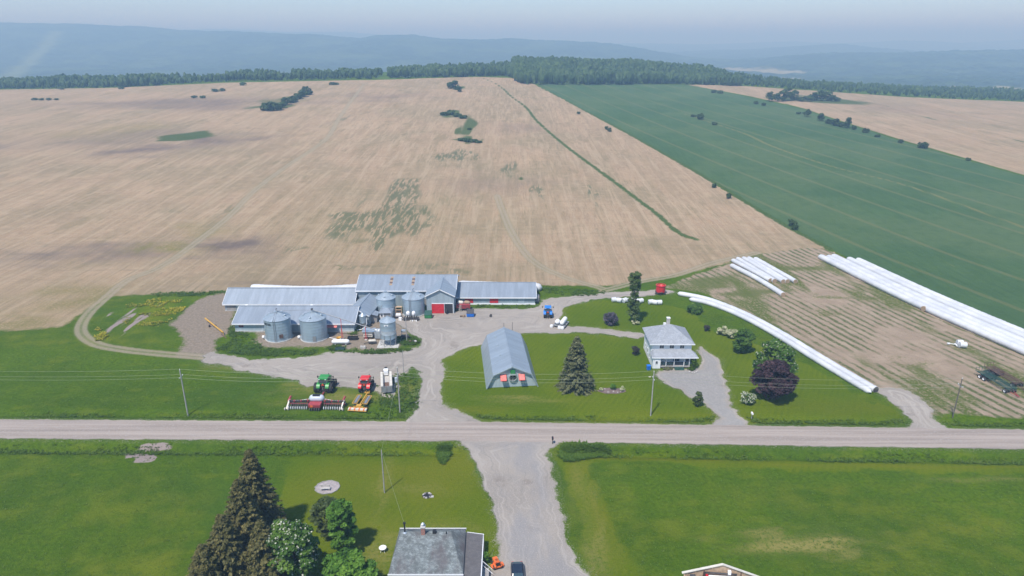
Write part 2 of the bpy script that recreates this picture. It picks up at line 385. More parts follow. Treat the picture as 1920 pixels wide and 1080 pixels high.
LAWN_A = smoothpoly(poly([(822,790),(820,705),(832,676),(860,655),(905,644),(1000,623),(1200,634),(1200,624),(1052,606),(1068,576),(1112,562),(1180,566),(1275,578),(1320,604),(1340,622),(1400,640),(1500,678),(1600,738),(1690,790),(1400,794)]), 3)
LAWN_B = smoothpoly(poly([(536,880),(548,850),(580,842),(800,838),(846,836),(870,840),(940,1010),(930,1110),(500,1110),(528,960)]), 4)
LAWN_C = smoothline(poly([(1045,838),(1060,856),(1085,905),(1125,985),(1165,1070),(1180,1110)]))
LAWN_D = smoothline(poly([(1075,868),(1130,858),(1230,855),(1300,862),(1420,870),(1920,880),(2200,886)]))
SILO_DIRT = smoothpoly(poly([(478,622),(500,612),(640,606),(700,598),(750,606),(762,628),(745,652),(700,656),(640,652),(560,650),(490,648)]), 4)
EARTH_L = smoothpoly(poly([(345,585),(390,556),(425,552),(440,580),(436,612),(405,640),(390,668),(330,668),(345,640),(320,610)]), 4)
def rdline(P): return smoothline(poly(P))
TRACK_L = rdline([(682,158),(640,215),(612,260),(540,310),(480,355),(430,405),(380,445),(300,500),(240,525),(200,557),(163,592),(152,622),(180,645),(235,656),(300,663),(395,671)])
TRACK_M = rdline([(932,366),(942,395),(962,440),(1000,490),(1060,520),(1130,541)])
TRACK_R = rdline([(1130,545),(1200,528),(1270,515),(1340,492),(1420,474)])
DITCH = rdline([(905,146),(935,160),(960,182),(985,200),(1008,228),(1050,265),(1085,292),(1130,325),(1180,362),(1230,400),(1272,436),(1306,449)])
EDGE1 = rdline([(1004,159),(1036,175),(1091,204),(1181,252),(1301,320),(1442,405),(1556,467)])
EDGE2 = rdline([(1290,159),(1400,180),(1500,202),(1700,266),(1930,332)])
CROPLINE = rdline([(1282,213),(1340,232),(1400,252),(1450,275),(1560,312),(1700,348),(1925,428)])
DITCH2 = rdline([(1500,186),(1600,188),(1650,196),(1700,209),(1790,235),(1925,268)])
def road_edges(x): 
    b = 116.9 - .010*x - np.where(x > 0, .018*x, 0.); return b-6.9, b

# ------------------------------------------------------------------ land grid (metre grid, denser around the farm)
def axis(dense, fine, grow, lo, hi):
    a, b = dense; mid = list(np.arange(a, b+1e-6, fine)); up = []; q, st = mid[-1], fine
    while q < hi: st = min(st*grow, 14); q += st; up.append(q)
    dn = []; q, st = mid[0], fine
    while q > lo: st = min(st*grow, 14); q -= st; dn.append(q)
    return np.array(dn[::-1]+mid+up)
gx = axis((-112, 140), .5, 1.035, -1500, 1500); gy = axis((58, 240), .5, 1.03, -160, 1520)
GX, GY = np.meshgrid(gx, gy); GZ = elev(GX, GY)
NX, NY = len(gx), len(gy)
jx, jy = vnoise(GX*.7, GY*.7)-.5, vnoise(GX*.7+90, GY*.7+40)-.5          # ragged edges
wx, wy = GX+jx*1.3+(vnoise(GX*.18, GY*.18)-.5)*1.6, GY+jy*1.3+(vnoise(GX*.18+33, GY*.18+7)-.5)*1.6
rn, rf = road_edges(wx)
S = {}
S['road'] = np.minimum(GY-road_edges(GX)[0]+jx*.4, road_edges(GX)[1]-GY+jy*.4)
S['yard'] = sdf(wx, wy, YARD); S['hdrive'] = sdf(wx, wy, HOUSE_DRIVE); S['ndrive'] = sdf(wx, wy, NB_DRIVE); S['access'] = sdf(wx, wy, ACCESS)
S['bag'] = sdf(wx, wy, BAGYARD); S['tan'] = np.maximum(sdf(wx, wy, TAN), -40); S['tan2'] = sdf(GX, GY, TAN2); S['crop'] = sdf(GX, GY, CROP)
S['lawn'] = np.maximum.reduce([sdf(wx, wy, LAWN_A), sdf(wx, wy, LAWN_B), 2.3-ldist(wx, wy, LAWN_C), 1.6-ldist(wx, wy, LAWN_D)])
S['track'] = np.minimum.reduce([ldist(GX, GY, TRACK_L), ldist(GX, GY, TRACK_M), ldist(GX, GY, TRACK_R)])
S['ditch'] = np.minimum.reduce([ldist(GX, GY, DITCH)-1.1, ldist(GX, GY, EDGE1)-1.3, ldist(GX, GY, EDGE2)-1.2, ldist(GX, GY, DITCH2)-1.2])
S['cropline'] = ldist(GX, GY, CROPLINE)
S['soil'] = np.maximum(sdf(wx, wy, SILO_DIRT), sdf(wx, wy, EARTH_L))
gravel = np.maximum.reduce([S['road'], S['yard'], S['hdrive'], S['ndrive'], S['access']])
def blobs(L):
    """soft patches: (px, py, half-width px, half-height px, amount)"""
    out = np.zeros_like(GX)
    for px, py, rx, ry, am in L:
        c = np.array(gp(px, py)); l, r_ = gp(px-rx, py), gp(px+rx, py); t, b = gp(px, py-ry), gp(px, py+ry)
        a, bb = max(abs(r_[0]-l[0])/2, .5), max(abs(t[1]-b[1])/2, .5)
        w1, w2 = (vnoise(GX/a*1.6+px, GY/bb*1.2)-.5)*a*1.5, (vnoise(GX/a*1.4+50, GY/bb*1.5+py)-.5)*bb*1.5
        q = ((GX+w1-c[0])/a)**2+((GY+w2-c[1])/bb)**2; out = np.maximum(out, am*np.exp(-q*.9))
    return out
WEED = blobs([(690,408,85,28,1.15),(738,385,42,52,1.15),(780,410,30,24,.8),(755,360,16,22,.9),(860,298,35,14,.9),(830,290,18,10,.8),(955,315,28,14,.75),(1105,362,16,22,.8),(1005,352,14,18,.7),(760,500,160,10,.55),(850,505,60,8,.6),(790,512,14,8,.7),(545,470,26,9,.65),(620,240,70,25,.45),(560,175,40,6,.3),(1180,340,10,6,.4),(640,225,30,14,.6),(955,240,40,10,.4),(330,395,60,10,.5),(420,400,50,25,.5),(60,455,60,10,.45)])
GREENP = blobs([(345,256,42,9,1.3),(870,262,22,6,1.3),(975,335,12,3,1),(875,235,16,16,1.25),(850,214,22,6,1.3),(862,165,10,4,1),(510,202,40,5,1),(545,185,45,7,.8),(410,170,12,2,1),(372,183,14,2,1),(625,158,12,2,1),(90,187,25,2,.9),(455,160,10,2,1),(1505,185,75,6,1.2),(1130,548,60,5,1.0),(640,500,20,6,.6),(1330,530,55,16,1.1),(1375,520,40,18,1.0),(1420,548,70,14,.9),(1500,505,60,10,.8),(1560,590,60,10,.6),(1720,690,50,22,.8),(1620,560,80,8,.7),(1450,600,40,10,.6)])
DARK = blobs([(270,282,60,9,1),(420,262,70,10,.9),(350,195,180,8,.75),(200,262,160,20,.45),(70,478,90,14,.75),(210,472,80,16,.7),(425,462,50,14,1),(470,470,60,18,.5),(720,180,60,8,.5),(980,240,60,8,.35),(930,345,70,16,.35),(1680,205,70,10,.3),(0,275,60,8,.6),(620,530,200,10,.35)])
YELL = blobs([(310,465,50,9,1),(270,463,16,8,1),(120,560,90,22,.9),(60,600,90,16,.9),(180,545,60,12,.6),(200,245,60,12,.6),(380,430,50,14,.5),(150,640,140,16,.75),(700,420,200,60,.2),(1440,640,20,20,0),(260,960,120,60,.55),(300,1040,110,40,.8),(1500,930,160,30,.7),(1800,1000,130,50,.8),(1270,985,80,22,.7),(1650,1050,120,30,.6),(40,870,60,30,.3),(760,900,150,55,.9),(650,960,120,60,.6),(1580,760,90,16,.5),(1250,780,160,10,.4),(1130,960,60,90,.5),(1180,857,110,5,.9),(1330,863,110,4,.9),(1520,872,160,4,.8),(1750,876,160,4,.8),(1085,885,18,26,.9),(1120,970,20,50,.9),(1430,650,60,20,.4),(900,770,60,8,.6)])
DRY = blobs([(1500,1015,95,16,1.25),(1440,1005,40,12,.8),(1570,1035,40,10,.8),(1090,920,25,40,.35),(1120,1020,25,60,.55),(700,1045,30,40,.75),(735,1015,25,30,.6),(720,900,12,40,.6),(960,746,40,4,.7),(850,985,50,10,.35),(640,742,80,14,.8),(560,728,40,8,.7),(470,690,70,10,.5),(760,730,20,14,.6),(1830,900,80,6,.5),(1330,520,60,10,.2),(770,915,40,12,.3),(1000,752,60,4,.5)])
RUTS = blobs([(235,600,10,22,1.2),(262,600,10,22,1.2),(205,590,6,10,.8)])
BAREP = blobs([(268,850,26,15,1.6)])
COLZ = blobs([(1100,620,40,8,.5),(285,590,30,26,.8),(300,570,18,12,.7),(190,635,14,12,.7)])
# ditches either side of the road, flattened where a drive crosses
dr = np.maximum.reduce([S['yard'], S['hdrive'], S['ndrive'], S['access']]); open_ = np.clip((-dr-1.0)/3, 0, 1)
n_, f_ = road_edges(GX)
GZ = GZ - open_*(.75*np.exp(-((GY-(n_-3.2))/1.3)**2) + .55*np.exp(-((GY-(f_+2.2))/1.1)**2))
GZ += np.where(S['road'] > 0, .10*np.clip(S['road']/1.2, 0, 1), 0)
rough = np.clip(-np.maximum(gravel, S['lawn']), 0, 1)*np.clip((GY-40)/20, 0, 1)*np.clip((300-GY)/60, 0, 1)
GZ += rough*(vnoise(GX*1.3, GY*1.3)-.5)*.14
GZ += np.clip(S['tan'], 0, 1)*(vnoise(GX*.5, GY*.25)-.5)*.10

# class of each cell -> which named object it belongs to
cls = np.zeros((NY, NX), int); names = ['ground', 'stubble_field', 'crop_field', 'bale_yard', 'road', 'farm_yard', 'house_driveway', 'neighbour_driveway', 'field_access', 'lawn']
for k, q in ((9, S['lawn'] > 0), (3, S['bag'] > 0), (1, (S['tan'] > 0) | (S['tan2'] > 0)), (2, S['crop'] > 0), (5, S['yard'] > 0), (6, S['hdrive'] > 0), (7, S['ndrive'] > 0), (8, S['access'] > 0), (4, S['road'] > 0)): cls[q] = k
clip = lambda a, c=8: np.clip(a, -c, c)
A1 = np.stack([clip(np.maximum(S['tan'], S['tan2'])), clip(S['crop']), clip(np.maximum(S['yard'], np.maximum(S['hdrive'], np.maximum(S['ndrive'], S['access'])))), clip(S['lawn'])], -1)
A2 = np.stack([clip(S['bag']), np.minimum(S['track'], 8), clip(S['ditch']), clip(S['soil'])], -1)
A3 = np.stack([WEED, GREENP, DARK, YELL], -1)
A4 = np.stack([DRY, clip(S['road']), np.minimum(S['cropline'], 8), np.clip(RUTS+BAREP, 0, 2)], -1)
A5 = np.stack([COLZ, open_, np.clip(S['hdrive'], -8, 8), np.clip(S['ndrive'], -8, 8)], -1)
# ------------------------------------------------------------------ land cover material
def land_material():
    n = NT('land_cover'); P = n.P()
    def ch(name):
        a = n.attr(name); o = n.sep(a.outputs['Color']); return o[0], o[1], o[2], a.outputs['Alpha']
    tan, crop, grav, lawn = ch('A1'); bag, track, ditch, soil = ch('A2'); weed, greenp, dark, yell = ch('A3'); dry, road, cropl, bare = ch('A4'); colz, ditchopen, hdr, ndr = ch('A5')
    n1 = n.noise(.045, 4); n2 = n.noise(.25, 4); n3 = n.noise(1.6, 4, None, .65); n4 = n.noise(6, 3, None, .7); nv = n.noise(.018, 3)
    edge = n.math('ADD', n.math('MULTIPLY', n.math('SUBTRACT', n3, .5), 1.6), n.math('MULTIPLY', n.math('SUBTRACT', n4, .5), .9))
    def mask(s, soft=.25, k=1.0): return n.rng(n.math('ADD', s, n.math('MULTIPLY', edge, k)), -soft, soft)
    # rough meadow grass
    g = n.mix(n.rng(n1, .35, .65), (.058, .112, .006), (.092, .158, .007))
    g = n.mix(n.rng(n2, .42, .72, 0, .55), g, (.135, .188, .014))
    g = n.mix(n.rng(n3, .42, .64, 0, .75), g, (.040, .084, .006))
    g = n.mix(n.rng(n4, .50, .70, 0, .65), g, (.185, .215, .04))
    g = n.mix(n.rng(n.noise(14, 2), .68, .78, 0, .5), g, (.33, .33, .17))
    g = n.mix(n.math('MULTIPLY', yell, n.rng(n2, .3, .65), clamp=True), g, (.175, .19, .026))
    g = n.mix(n.rng(n.noise(.028, 4, None, .6), .50, .66, 0, .55), g, (.050, .104, .022)); g = n.mix(n.rng(n.noise(.11, 4, n.vscale(P, (1, 2.2, 1), R(10)), .65), .54, .68, 0, .5), g, (.16, .19, .02)); g = n.mix(n.rng(n.noise(.5, 5, None, .7), .55, .72, 0, .45), g, (.035, .078, .010))
    gf = n.noise(3.2, 3, None, .75); g = n.mix(n.rng(gf, .54, .66, 0, .5), g, (.15, .20, .03)); g = n.mix(n.rng(gf, .34, .46, .5, 0), g, (.030, .066, .006))
    # mown lawn: lighter, in swaths
    sw = n.wave(.27, n.vscale(P, (1, 1, 1), R(28)), 'X', 2.5, .25)
    l = n.mix(n.rng(n1, .35, .65), (.100, .150, .006), (.145, .182, .009))
    l = n.mix(n.math('MULTIPLY', n.math('MULTIPLY', n.rng(sw, .2, .8), n.rng(n2, .35, .65)), .38), l, (.068, .115, .005))
    l = n.mix(n.rng(n3, .48, .75, 0, .45), l, (.165, .185, .026))
    l = n.mix(n.rng(n.noise(3.0, 3, None, .75), .36, .48, .45, 0), l, (.058, .10, .006)); l = n.mix(n.rng(n4, .5, .75, 0, .35), l, (.042, .082, .008))
    l = n.mix(n.math('MULTIPLY', yell, n.rng(n3, .2, .7, .5, 1), clamp=True), l, (.175, .175, .022)); c = n.mix(mask(lawn, .35), g, l)
    yd = n.math('MULTIPLY', dry, n.rng(n3, .28, .58)); c = n.mix(n.math('MULTIPLY', yd, .95, clamp=True), c, (.285, .24, .135))
    c = n.mix(n.math('MULTIPLY', n.rng(n4, .48, .60), colz, clamp=True), c, (.40, .34, .02))
    c = n.mix(1.0, c, (.84, .90, .45), 'MULTIPLY')
    # stubble field: drill rows run up the slope, strips and patches
    rowv = n.vscale(P, (1, .035, 1), R(-7)); rows = n.noise(1.1, 3, rowv, .6); rowf = n.noise(3.2, 2, n.vscale(P, (1, .06, 1), R(-7)), .6)
    cross = n.noise(.5, 3, n.vscale(P, (.05, 1, 1), R(-7)), .6)
    t = n.mix(n.rng(n1, .3, .7), (.395, .285, .200), (.470, .345, .248))
    t = n.mix(n.rng(rows, .40, .68, 0, .55), t, (.270, .205, .152)); t = n.mix(n.rng(rowf, .42, .62, 0, .6), t, (.47, .375, .285))
    t = n.mix(n.rng(cross, .50, .72, 0, .40), t, (.275, .222, .162)); t = n.mix(n.rng(nv, .46, .62, 0, .5), t, (.27, .235, .16))
    strip = n.noise(.16, 2, n.vscale(P, (1, .012, 1), R(-7)), .6); t = n.mix(n.rng(strip, .44, .60, 0, .45), t, (.30, .24, .165)); t = n.mix(n.rng(n.noise(.45, 2, n.vscale(P, (1, .012, 1), R(-7)), .6), .50, .64, 0, .45), t, (.50, .40, .305))
    t = n.mix(n.rng(n4, .5, .75, 0, .30), t, (.22, .165, .12))
    t = n.mix(n.math('MULTIPLY', n.math('MULTIPLY', n.rng(rows, .50, .64), n.rng(n1, .45, .65)), .30), t, (.165, .17, .085))
    t = n.mix(n.rng(n2, .48, .70, 0, .35), t, (.50, .395, .29)); t = n.mix(n.rng(n.noise(.09, 5, n.vscale(P, (1, .35, 1), R(-7)), .65), .54, .70, 0, .5), t, (.235, .20, .125))
    t = n.mix(n.math('MULTIPLY', dark, n.rng(n2, .25, .6, .55, 1), clamp=True), t, (.170, .138, .135))
    wd = n.math('MULTIPLY', n.rng(weed, .30, .75), n.rng(n.noise(.8, 3, n.vscale(P, (1, .14, 1), R(-7)), .6), .42, .52), clamp=True)
    t = n.mix(n.math('MULTIPLY', wd, .72), t, (.075, .12, .070))
    t = n.mix(n.math('MULTIPLY', n.math('MULTIPLY', yell, n.rng(n3, .32, .54)), .85, clamp=True), t, (.205, .195, .065))
    gg = n.rng(n.math('ADD', greenp, n.math('MULTIPLY', n.math('SUBTRACT', n3, .5), 1.1)), .35, .80); t = n.mix(n.math('MULTIPLY', gg, .9), t, (.055, .105, .028))
    t = n.mix(1.0, t, (.90, .865, .755), 'MULTIPLY'); c = n.mix(mask(tan, .9, 1.6), c, t)
    # young green crop
    cr = n.mix(n.rng(n1, .3, .7), (.050, .112, .052), (.062, .130, .058))
    cr = n.mix(n.rng(n.noise(.9, 3, n.vscale(P, (1, .05, 1), R(-14)), .6), .4, .7, 0, .5), cr, (.036, .088, .042))
    cr = n.mix(n.rng(n.noise(.35, 4, n.vscale(P, (1, .16, 1), R(-14)), .65), .66, .76, 0, .5), cr, (.155, .185, .105))
    cr = n.mix(n.rng(nv, .42, .62, 0, .6), cr, (.085, .145, .072)); cr = n.mix(n.rng(n2, .45, .7, 0, .35), cr, (.040, .095, .040))
    tl = n.wave(.0131, n.vscale(P, (1, 1, 1), R(-14)), 'X', .4, .02); cr = n.mix(n.rng(tl, .965, .995, 0, .45), cr, (.135, .160, .085))
    cr = n.mix(n.rng(n.math('ADD', cropl, n.math('MULTIPLY', edge, 1.2)), .7, 1.6, .75, 0), cr, (.145, .165, .075))
    cr = n.mix(1.0, cr, (1.18, 1.02, .86), 'MULTIPLY'); c = n.mix(mask(crop, .3), c, cr)
    dg = n.mix(n.rng(n3, .4, .6), (.040, .085, .020), (.085, .125, .030))
    c = n.mix(n.rng(n.math('ADD', ditch, n.math('ADD', edge, n.math('MULTIPLY', n.math('SUBTRACT', n2, .5), 2.5))), -.4, .6, .95, 0), c, dg)
    # bare sandy yard of the silage bags with weedy wheel rows
    bv = n.vscale(P, (1, .045, 1), R(-17)); br = n.noise(.85, 3, bv, .5); bw = n.wave(.125, n.vscale(P, (1, 1, 1), R(-17)), 'X', 6.0, .10)
    b = n.mix(n.rng(n2, .35, .7), (.360, .285, .215), (.430, .345, .265)); b = n.mix(n.rng(n4, .5, .75, 0, .4), b, (.29, .23, .17))
    gr = n.math('MULTIPLY', n.math('MULTIPLY', n.rng(n.math('ADD', bw, n.math('MULTIPLY', n.math('SUBTRACT', br, .5), 1.6)), .50, .85), n.rng(n.noise(.045, 4, None, .65), .38, .54)), n.rng(n3, .26, .54))
    b = n.mix(n.math('MULTIPLY', gr, .9), b, (.085, .125, .035)); b = n.mix(n.math('MULTIPLY', n.rng(n.noise(.07, 3, n.vscale(P, (1, .3, 1), R(-17))), .52, .62), n.rng(n3, .30, .55)), b, (.115, .15, .035))
    b = n.mix(n.math('MULTIPLY', n.rng(n.math('ADD', greenp, n.math('MULTIPLY', n.math('SUBTRACT', n3, .5), 1.6)), .30, .75), .85), b, n.mix(n.rng(n3, .35, .65), (.085, .125, .025), (.15, .175, .05)))
    b = n.mix(1.0, b, (.88, .85, .80), 'MULTIPLY'); c = n.mix(mask(bag, .5, 1.4), c, b)
    # earth round the bins, and ruts
    so = n.mix(n.rng(n3, .35, .65), (.235, .185, .15), (.32, .255, .205)); c = n.mix(n.math('MULTIPLY', mask(soil, .8, 1.8), .9), c, so)
    c = n.mix(n.rng(n.math('ADD', bare, n.math('MULTIPLY', edge, .35)), .45, .75), c, (.30, .245, .22))
    # worn field tracks: two wheel ruts with grass between
    rut = n.math('ABSOLUTE', n.math('SUBTRACT', track, .85)); tr = n.mix(n.rng(n3, .3, .7), (.40, .335, .255), (.34, .27, .20))
    c = n.mix(n.rng(n.math('ADD', track, n.math('MULTIPLY', edge, .8)), 1.2, 2.2, .45, 0), c, n.mix(n.rng(n3, .35, .6), (.10, .14, .04), (.23, .215, .10)))
    c = n.mix(n.rng(n.math('ADD', rut, n.math('MULTIPLY', edge, .35)), .30, .85, .6, 0), c, tr)
    # gravel
    gv = n.mix(n.rng(n1, .35, .65), (.330, .300, .272), (.405, .368, .332)); gv = n.mix(n.rng(n2, .45, .72, 0, .5), gv, (.30, .285, .275))
    sp_ = n.t.nodes.new('ShaderNodeSeparateXYZ'); n.put(sp_.inputs[0], P); cb = n.t.nodes.new('ShaderNodeCombineXYZ')      # wheel tracks follow the edges of the drive
    n.put(cb.inputs[0], n.math('MULTIPLY', n.math('ADD', grav, n.math('MULTIPLY', n.noise(.08, 2), 3)), 1.0)); n.put(cb.inputs[1], n.math('MULTIPLY', sp_.outputs[0], .045)); n.put(cb.inputs[2], n.math('MULTIPLY', sp_.outputs[1], .045))
    trk = n.noise(1.5, 3, cb.outputs[0], .6); gv = n.mix(n.rng(trk, .50, .68, 0, .65), gv, (.50, .465, .425)); gv = n.mix(n.rng(trk, .30, .44, .55, 0), gv, (.265, .25, .235))
    gv = n.mix(n.rng(n.noise(2.6, 4, None, .7), .5, .7, 0, .35), gv, (.47, .435, .40)); gv = n.mix(n.rng(n4, .5, .78, 0, .5), gv, (.245, .23, .22))
    gv = n.mix(n.rng(n.noise(.16, 4, None, .6), .60, .70, 0, .55), gv, (.235, .205, .185))
    gv = n.mix(n.rng(hdr, .3, 1.5, 0, .65), gv, n.mix(n.rng(n3, .4, .7), (.29, .30, .315), (.36, .36, .36)))
    gv = n.mix(n.math('MULTIPLY', n.rng(ndr, .3, 2.5), n.rng(n.noise(.12, 4, n.vscale(P, (1, .4, 1), R(12))), .40, .6, 0, .7)), gv, (.285, .285, .30))
    gv = n.mix(1.0, gv, (.84, .82, .78), 'MULTIPLY'); c = n.mix(mask(grav, .30, 1.1), c, gv)
    rv = n.mix(n.rng(n.noise(.9, 4, n.vscale(P, (.03, 1, 1), R(-1.2)), .6), .3, .7), (.335, .288, .256), (.47, .408, .365))
    rv = n.mix(n.rng(n4, .5, .78, 0, .4), rv, (.26, .235, .22)); rv = n.mix(n.rng(n.noise(2.2, 3, n.vscale(P, (.02, 1, 1), R(-1.2)), .6), .5, .7, 0, .4), rv, (.27, .245, .235))
    rv = n.mix(1.0, rv, (.82, .80, .77), 'MULTIPLY'); c = n.mix(mask(road, .2, .5), c, rv)
    # stones at the gravel's edge
    c = n.mix(n.math('MULTIPLY', n.rng(n.math('MAXIMUM', grav, road), -1.6, -.1), n.rng(n.noise(5, 3), .56, .66)), c, (.36, .33, .30))
    hard = n.math('MAXIMUM', n.rng(grav, -.3, .3), n.rng(road, -.3, .3)); far = n.rng(n.math('MAXIMUM', tan, crop), -.5, .5)
    h = n.math('MULTIPLY', n.math('ADD', n3, n4), n.math('SUBTRACT', 1.0, n.math('MULTIPLY', hard, .75)))
    n.bump(h, .75, .28)
    return n.fin(c, .95, 0, .03)
MAT['land'] = land_material()
V = np.stack([GX, GY, GZ], -1).reshape(-1, 3); CC = np.stack([a.reshape(-1, 4) for a in (A1, A2, A3, A4, A5)], 1)
idx = np.arange(NX*NY).reshape(NY, NX)
F = np.stack([idx[:-1, :-1], idx[:-1, 1:], idx[1:, 1:], idx[1:, :-1]], -1).reshape(-1, 4); FC = cls[:-1, :-1].reshape(-1)
for k, nm in enumerate(names):
    f = F[FC == k]; used, inv = np.unique(f, return_inverse=True)
    o = np_mesh(nm, V[used], inv.reshape(-1, 4), 'land', None, {'A%d' % (i+1): ('POINT', 'FLOAT_COLOR', CC[used, i]) for i in range(5)}, True)
    o['kind'] = 'structure'

# ------------------------------------------------------------------ wooded hills beyond the valley
def ridge(D, pts):
    o = []
    for px, py in pts:
        u, v = (px-960)/1280, (py-540)/1280; a = PITCH+math.atan(v); zc = D*math.cos(PITCH)+CAM_H*math.sin(PITCH)
        o.append((u*zc, CAM_H-D*math.tan(a)))
    o.sort(); return D, np.array(o)
RIDGES = [ridge(4200, [(-1800,70),(-900,52),(-400,48),(0,43),(100,46),(200,47),(260,50),(300,56),(400,58),(500,62),(600,64),(685,73),(712,67),(780,66),(820,72),(900,75),(1050,77),(1130,79),(1170,86),(1220,96),(1300,106),(1500,125),(1920,150),(2800,150)]),
          ridge(3300, [(-900,170),(900,165),(1100,150),(1300,128),(1400,118),(1500,108),(1600,99),(1750,97),(1920,95),(2400,90),(3200,100)]),
          ridge(5400, [(-900,120),(900,120),(1100,108),(1250,100),(1400,93),(1500,86),(1560,84),(1620,90),(1750,100),(2600,100)]),
          ridge(8200, [(-1800,70),(-500,60),(0,60),(300,60),(420,55),(560,60),(650,60),(690,64),(800,70),(1000,80),(1200,82),(1250,83),(1330,83),(1480,79),(1560,82),(1700,77),(1800,82),(1920,75),(2400,72),(3400,74)])]
hx = np.arange(-7800, 7801, 26.); hy = np.concatenate([np.arange(1380, 5600, 24.), np.arange(5600, 8901, 60.)])
HX, HY = np.meshgrid(hx, hy); HZ = np.full(HX.shape, -38.)
for D, pr in RIDGES:
    W = D*.20; q = HY-D + 90*np.sin(HX*.0021+D); h = np.interp(HX, pr[:, 0], pr[:, 1])
    b = np.exp(-(np.minimum(q, 0)/W)**2)*np.exp(-(np.maximum(q, 0)/(W*.8))**2)
    HZ = np.maximum(HZ, -38+(h-8+38)*b)
HZ += 16*(vnoise(HX/260, HY/260)-.5)*np.clip((HY-1500)/800, 0, 1) + RNG.random(HX.shape)*13*np.clip((HY-1400)/300, .2, 1)
# clearings: the tan field in the gap, the power-line cut, small meadows
def hill_spot(px, py):
    u, v = (px-960)/1280, (py-540)/1280; ry, rz = math.cos(PITCH)-v*math.sin(PITCH), -(math.sin(PITCH)+v*math.cos(PITCH))
    yy = np.arange(1400, 8000, 12.); xx = u/ry*yy; zz = CAM_H+rz/ry*yy
    ix = np.clip(((xx-hx[0])/26).astype(int), 0, len(hx)-1); iy = np.clip(np.searchsorted(hy, yy), 0, len(hy)-1)
    k = np.argmax(zz < HZ[iy, ix]); return np.array((xx[k], yy[k]))
CUT = ldist(HX, HY, np.array([hill_spot(*q) for q in ((104,60),(84,84),(62,104),(35,125),(8,146))]), 400)
CLR = np.zeros_like(HX)
for px, py, rx, ry in ((1405,130,70,5),(1470,133,40,3),(1480,142,24,2),(1820,166,120,2)):
    c = hill_spot(px, py); l = hill_spot(px-rx, py); t = hill_spot(px, py-ry); bq = hill_spot(px, py+ry)
    a, bb = max(40, abs(c[0]-l[0])), max(45, abs(t[1]-bq[1])/2)
    CLR = np.maximum(CLR, np.clip(1.6-np.hypot((HX-c[0])/a, (HY-c[1])/bb)*1.2, 0, 1))
HZ -= np.maximum(CLR, np.clip(1-(CUT-25)/25, 0, 1))*7
n = NT('wooded_hills')
a = n.attr('clr'); o3 = n.sep(a.outputs['Color'])
hc = n.mix(n.rng(n.noise(.012, 4), .35, .65), (.024, .048, .018), (.05, .085, .026)); hc = n.mix(n.rng(n.noise(.035, 4, None, .7), .42, .62, 0, .85), hc, (.013, .026, .013))
hc = n.mix(n.rng(n.noise(.0035, 3), .5, .62, 0, .6), hc, (.07, .11, .035))
hc = n.mix(o3[1], hc, (.13, .17, .06)); hc = n.mix(n.rng(n.math('MULTIPLY', o3[0], n.noise(.008, 3)), .2, .4), hc, (.26, .24, .13))
MAT['hills'] = n.fin(hc, .95, 0, .1)
ii = np.arange(HX.size).reshape(HX.shape); HF = np.stack([ii[:-1, :-1], ii[:-1, 1:], ii[1:, 1:], ii[1:, :-1]], -1).reshape(-1, 4)
cl = np.stack([CLR, np.clip(1-(CUT-22)/20, 0, 1), CLR*0, CLR*0+1], -1).reshape(-1, 4)
o = np_mesh('hills', np.stack([HX, HY, HZ], -1).reshape(-1, 3), HF, 'hills', None, {'clr': ('POINT', 'FLOAT_COLOR', cl)}, False); o['kind'] = 'structure'
# outer plain: carries the ground on to the horizon all round, below the hills
pv = np.array([(-30000, -30000, -46), (30000, -30000, -46), (30000, 30000, -46), (-30000, 30000, -46)], float)
o = np_mesh('plain', pv, np.array([[0, 1, 2, 3]]), 'hills', None, {'clr': ('POINT', 'FLOAT_COLOR', np.tile((0, 0, 0, 1.), (4, 1)))}); o['kind'] = 'structure'

# haze: one even box of air round the whole place
n = NT('haze_air'); n.t.nodes.remove(n.b)
pvn = n.t.nodes.new('ShaderNodeVolumePrincipled'); pvn.inputs['Density'].default_value = HAZE_D; pvn.inputs['Color'].default_value = HAZE_C
pvn.inputs['Anisotropy'].default_value = 0.0; pvn.inputs['Absorption Color'].default_value = (.5, .5, .5, 1)
for q in ('Density Attribute', 'Temperature Attribute', 'Color Attribute'):
    if q in pvn.inputs: pvn.inputs[q].default_value = ''
n.t.links.new(pvn.outputs[0], n.out.inputs['Volume'])
hz = MB().box(-31000, 31000, -31000, 31000, -60, 245).build('haze', n.m); hz['kind'] = 'stuff'
# ------------------------------------------------------------------ buildings
def window(par, c, w, h, face='-y', panes=2, frame='trim_white', mull=.05):
    """frame proud of the wall with its panes set back in it; c is the middle of the opening"""
    def T(u, d, z):      # u along wall, d outwards
        return {'-y': (c[0]+u, c[1]-d, c[2]+z), '-x': (c[0]-d, c[1]-u, c[2]+z), '+x': (c[0]+d, c[1]+u, c[2]+z)}[face]
    def bx(m, u0, u1, d0, d1, z0, z1):
        p, q = T(u0, d0, z0), T(u1, d1, z1); m.box(min(p[0],q[0]), max(p[0],q[0]), min(p[1],q[1]), max(p[1],q[1]), min(p[2],q[2]), max(p[2],q[2]))
    t = .07; m = MB()
    bx(m, -w/2-t, w/2+t, 0, .06, h/2, h/2+t); bx(m, -w/2-t, w/2+t, 0, .09, -h/2-t, -h/2)
    bx(m, -w/2-t, -w/2, 0, .06, -h/2, h/2); bx(m, w/2, w/2+t, 0, .06, -h/2, h/2)
    for i in range(1, panes): u = -w/2+w*i/panes; bx(m, u-mull/2, u+mull/2, 0, .055, -h/2, h/2)
    f = m.build('window', frame, par)
    for i in range(panes):
        m = MB(); bx(m, -w/2+w*i/panes+mull/2*(i > 0), -w/2+w*(i+1)/panes-mull/2*(i < panes-1), -.02, .02, -h/2, h/2); m.build('pane', 'glass', f)
    return f
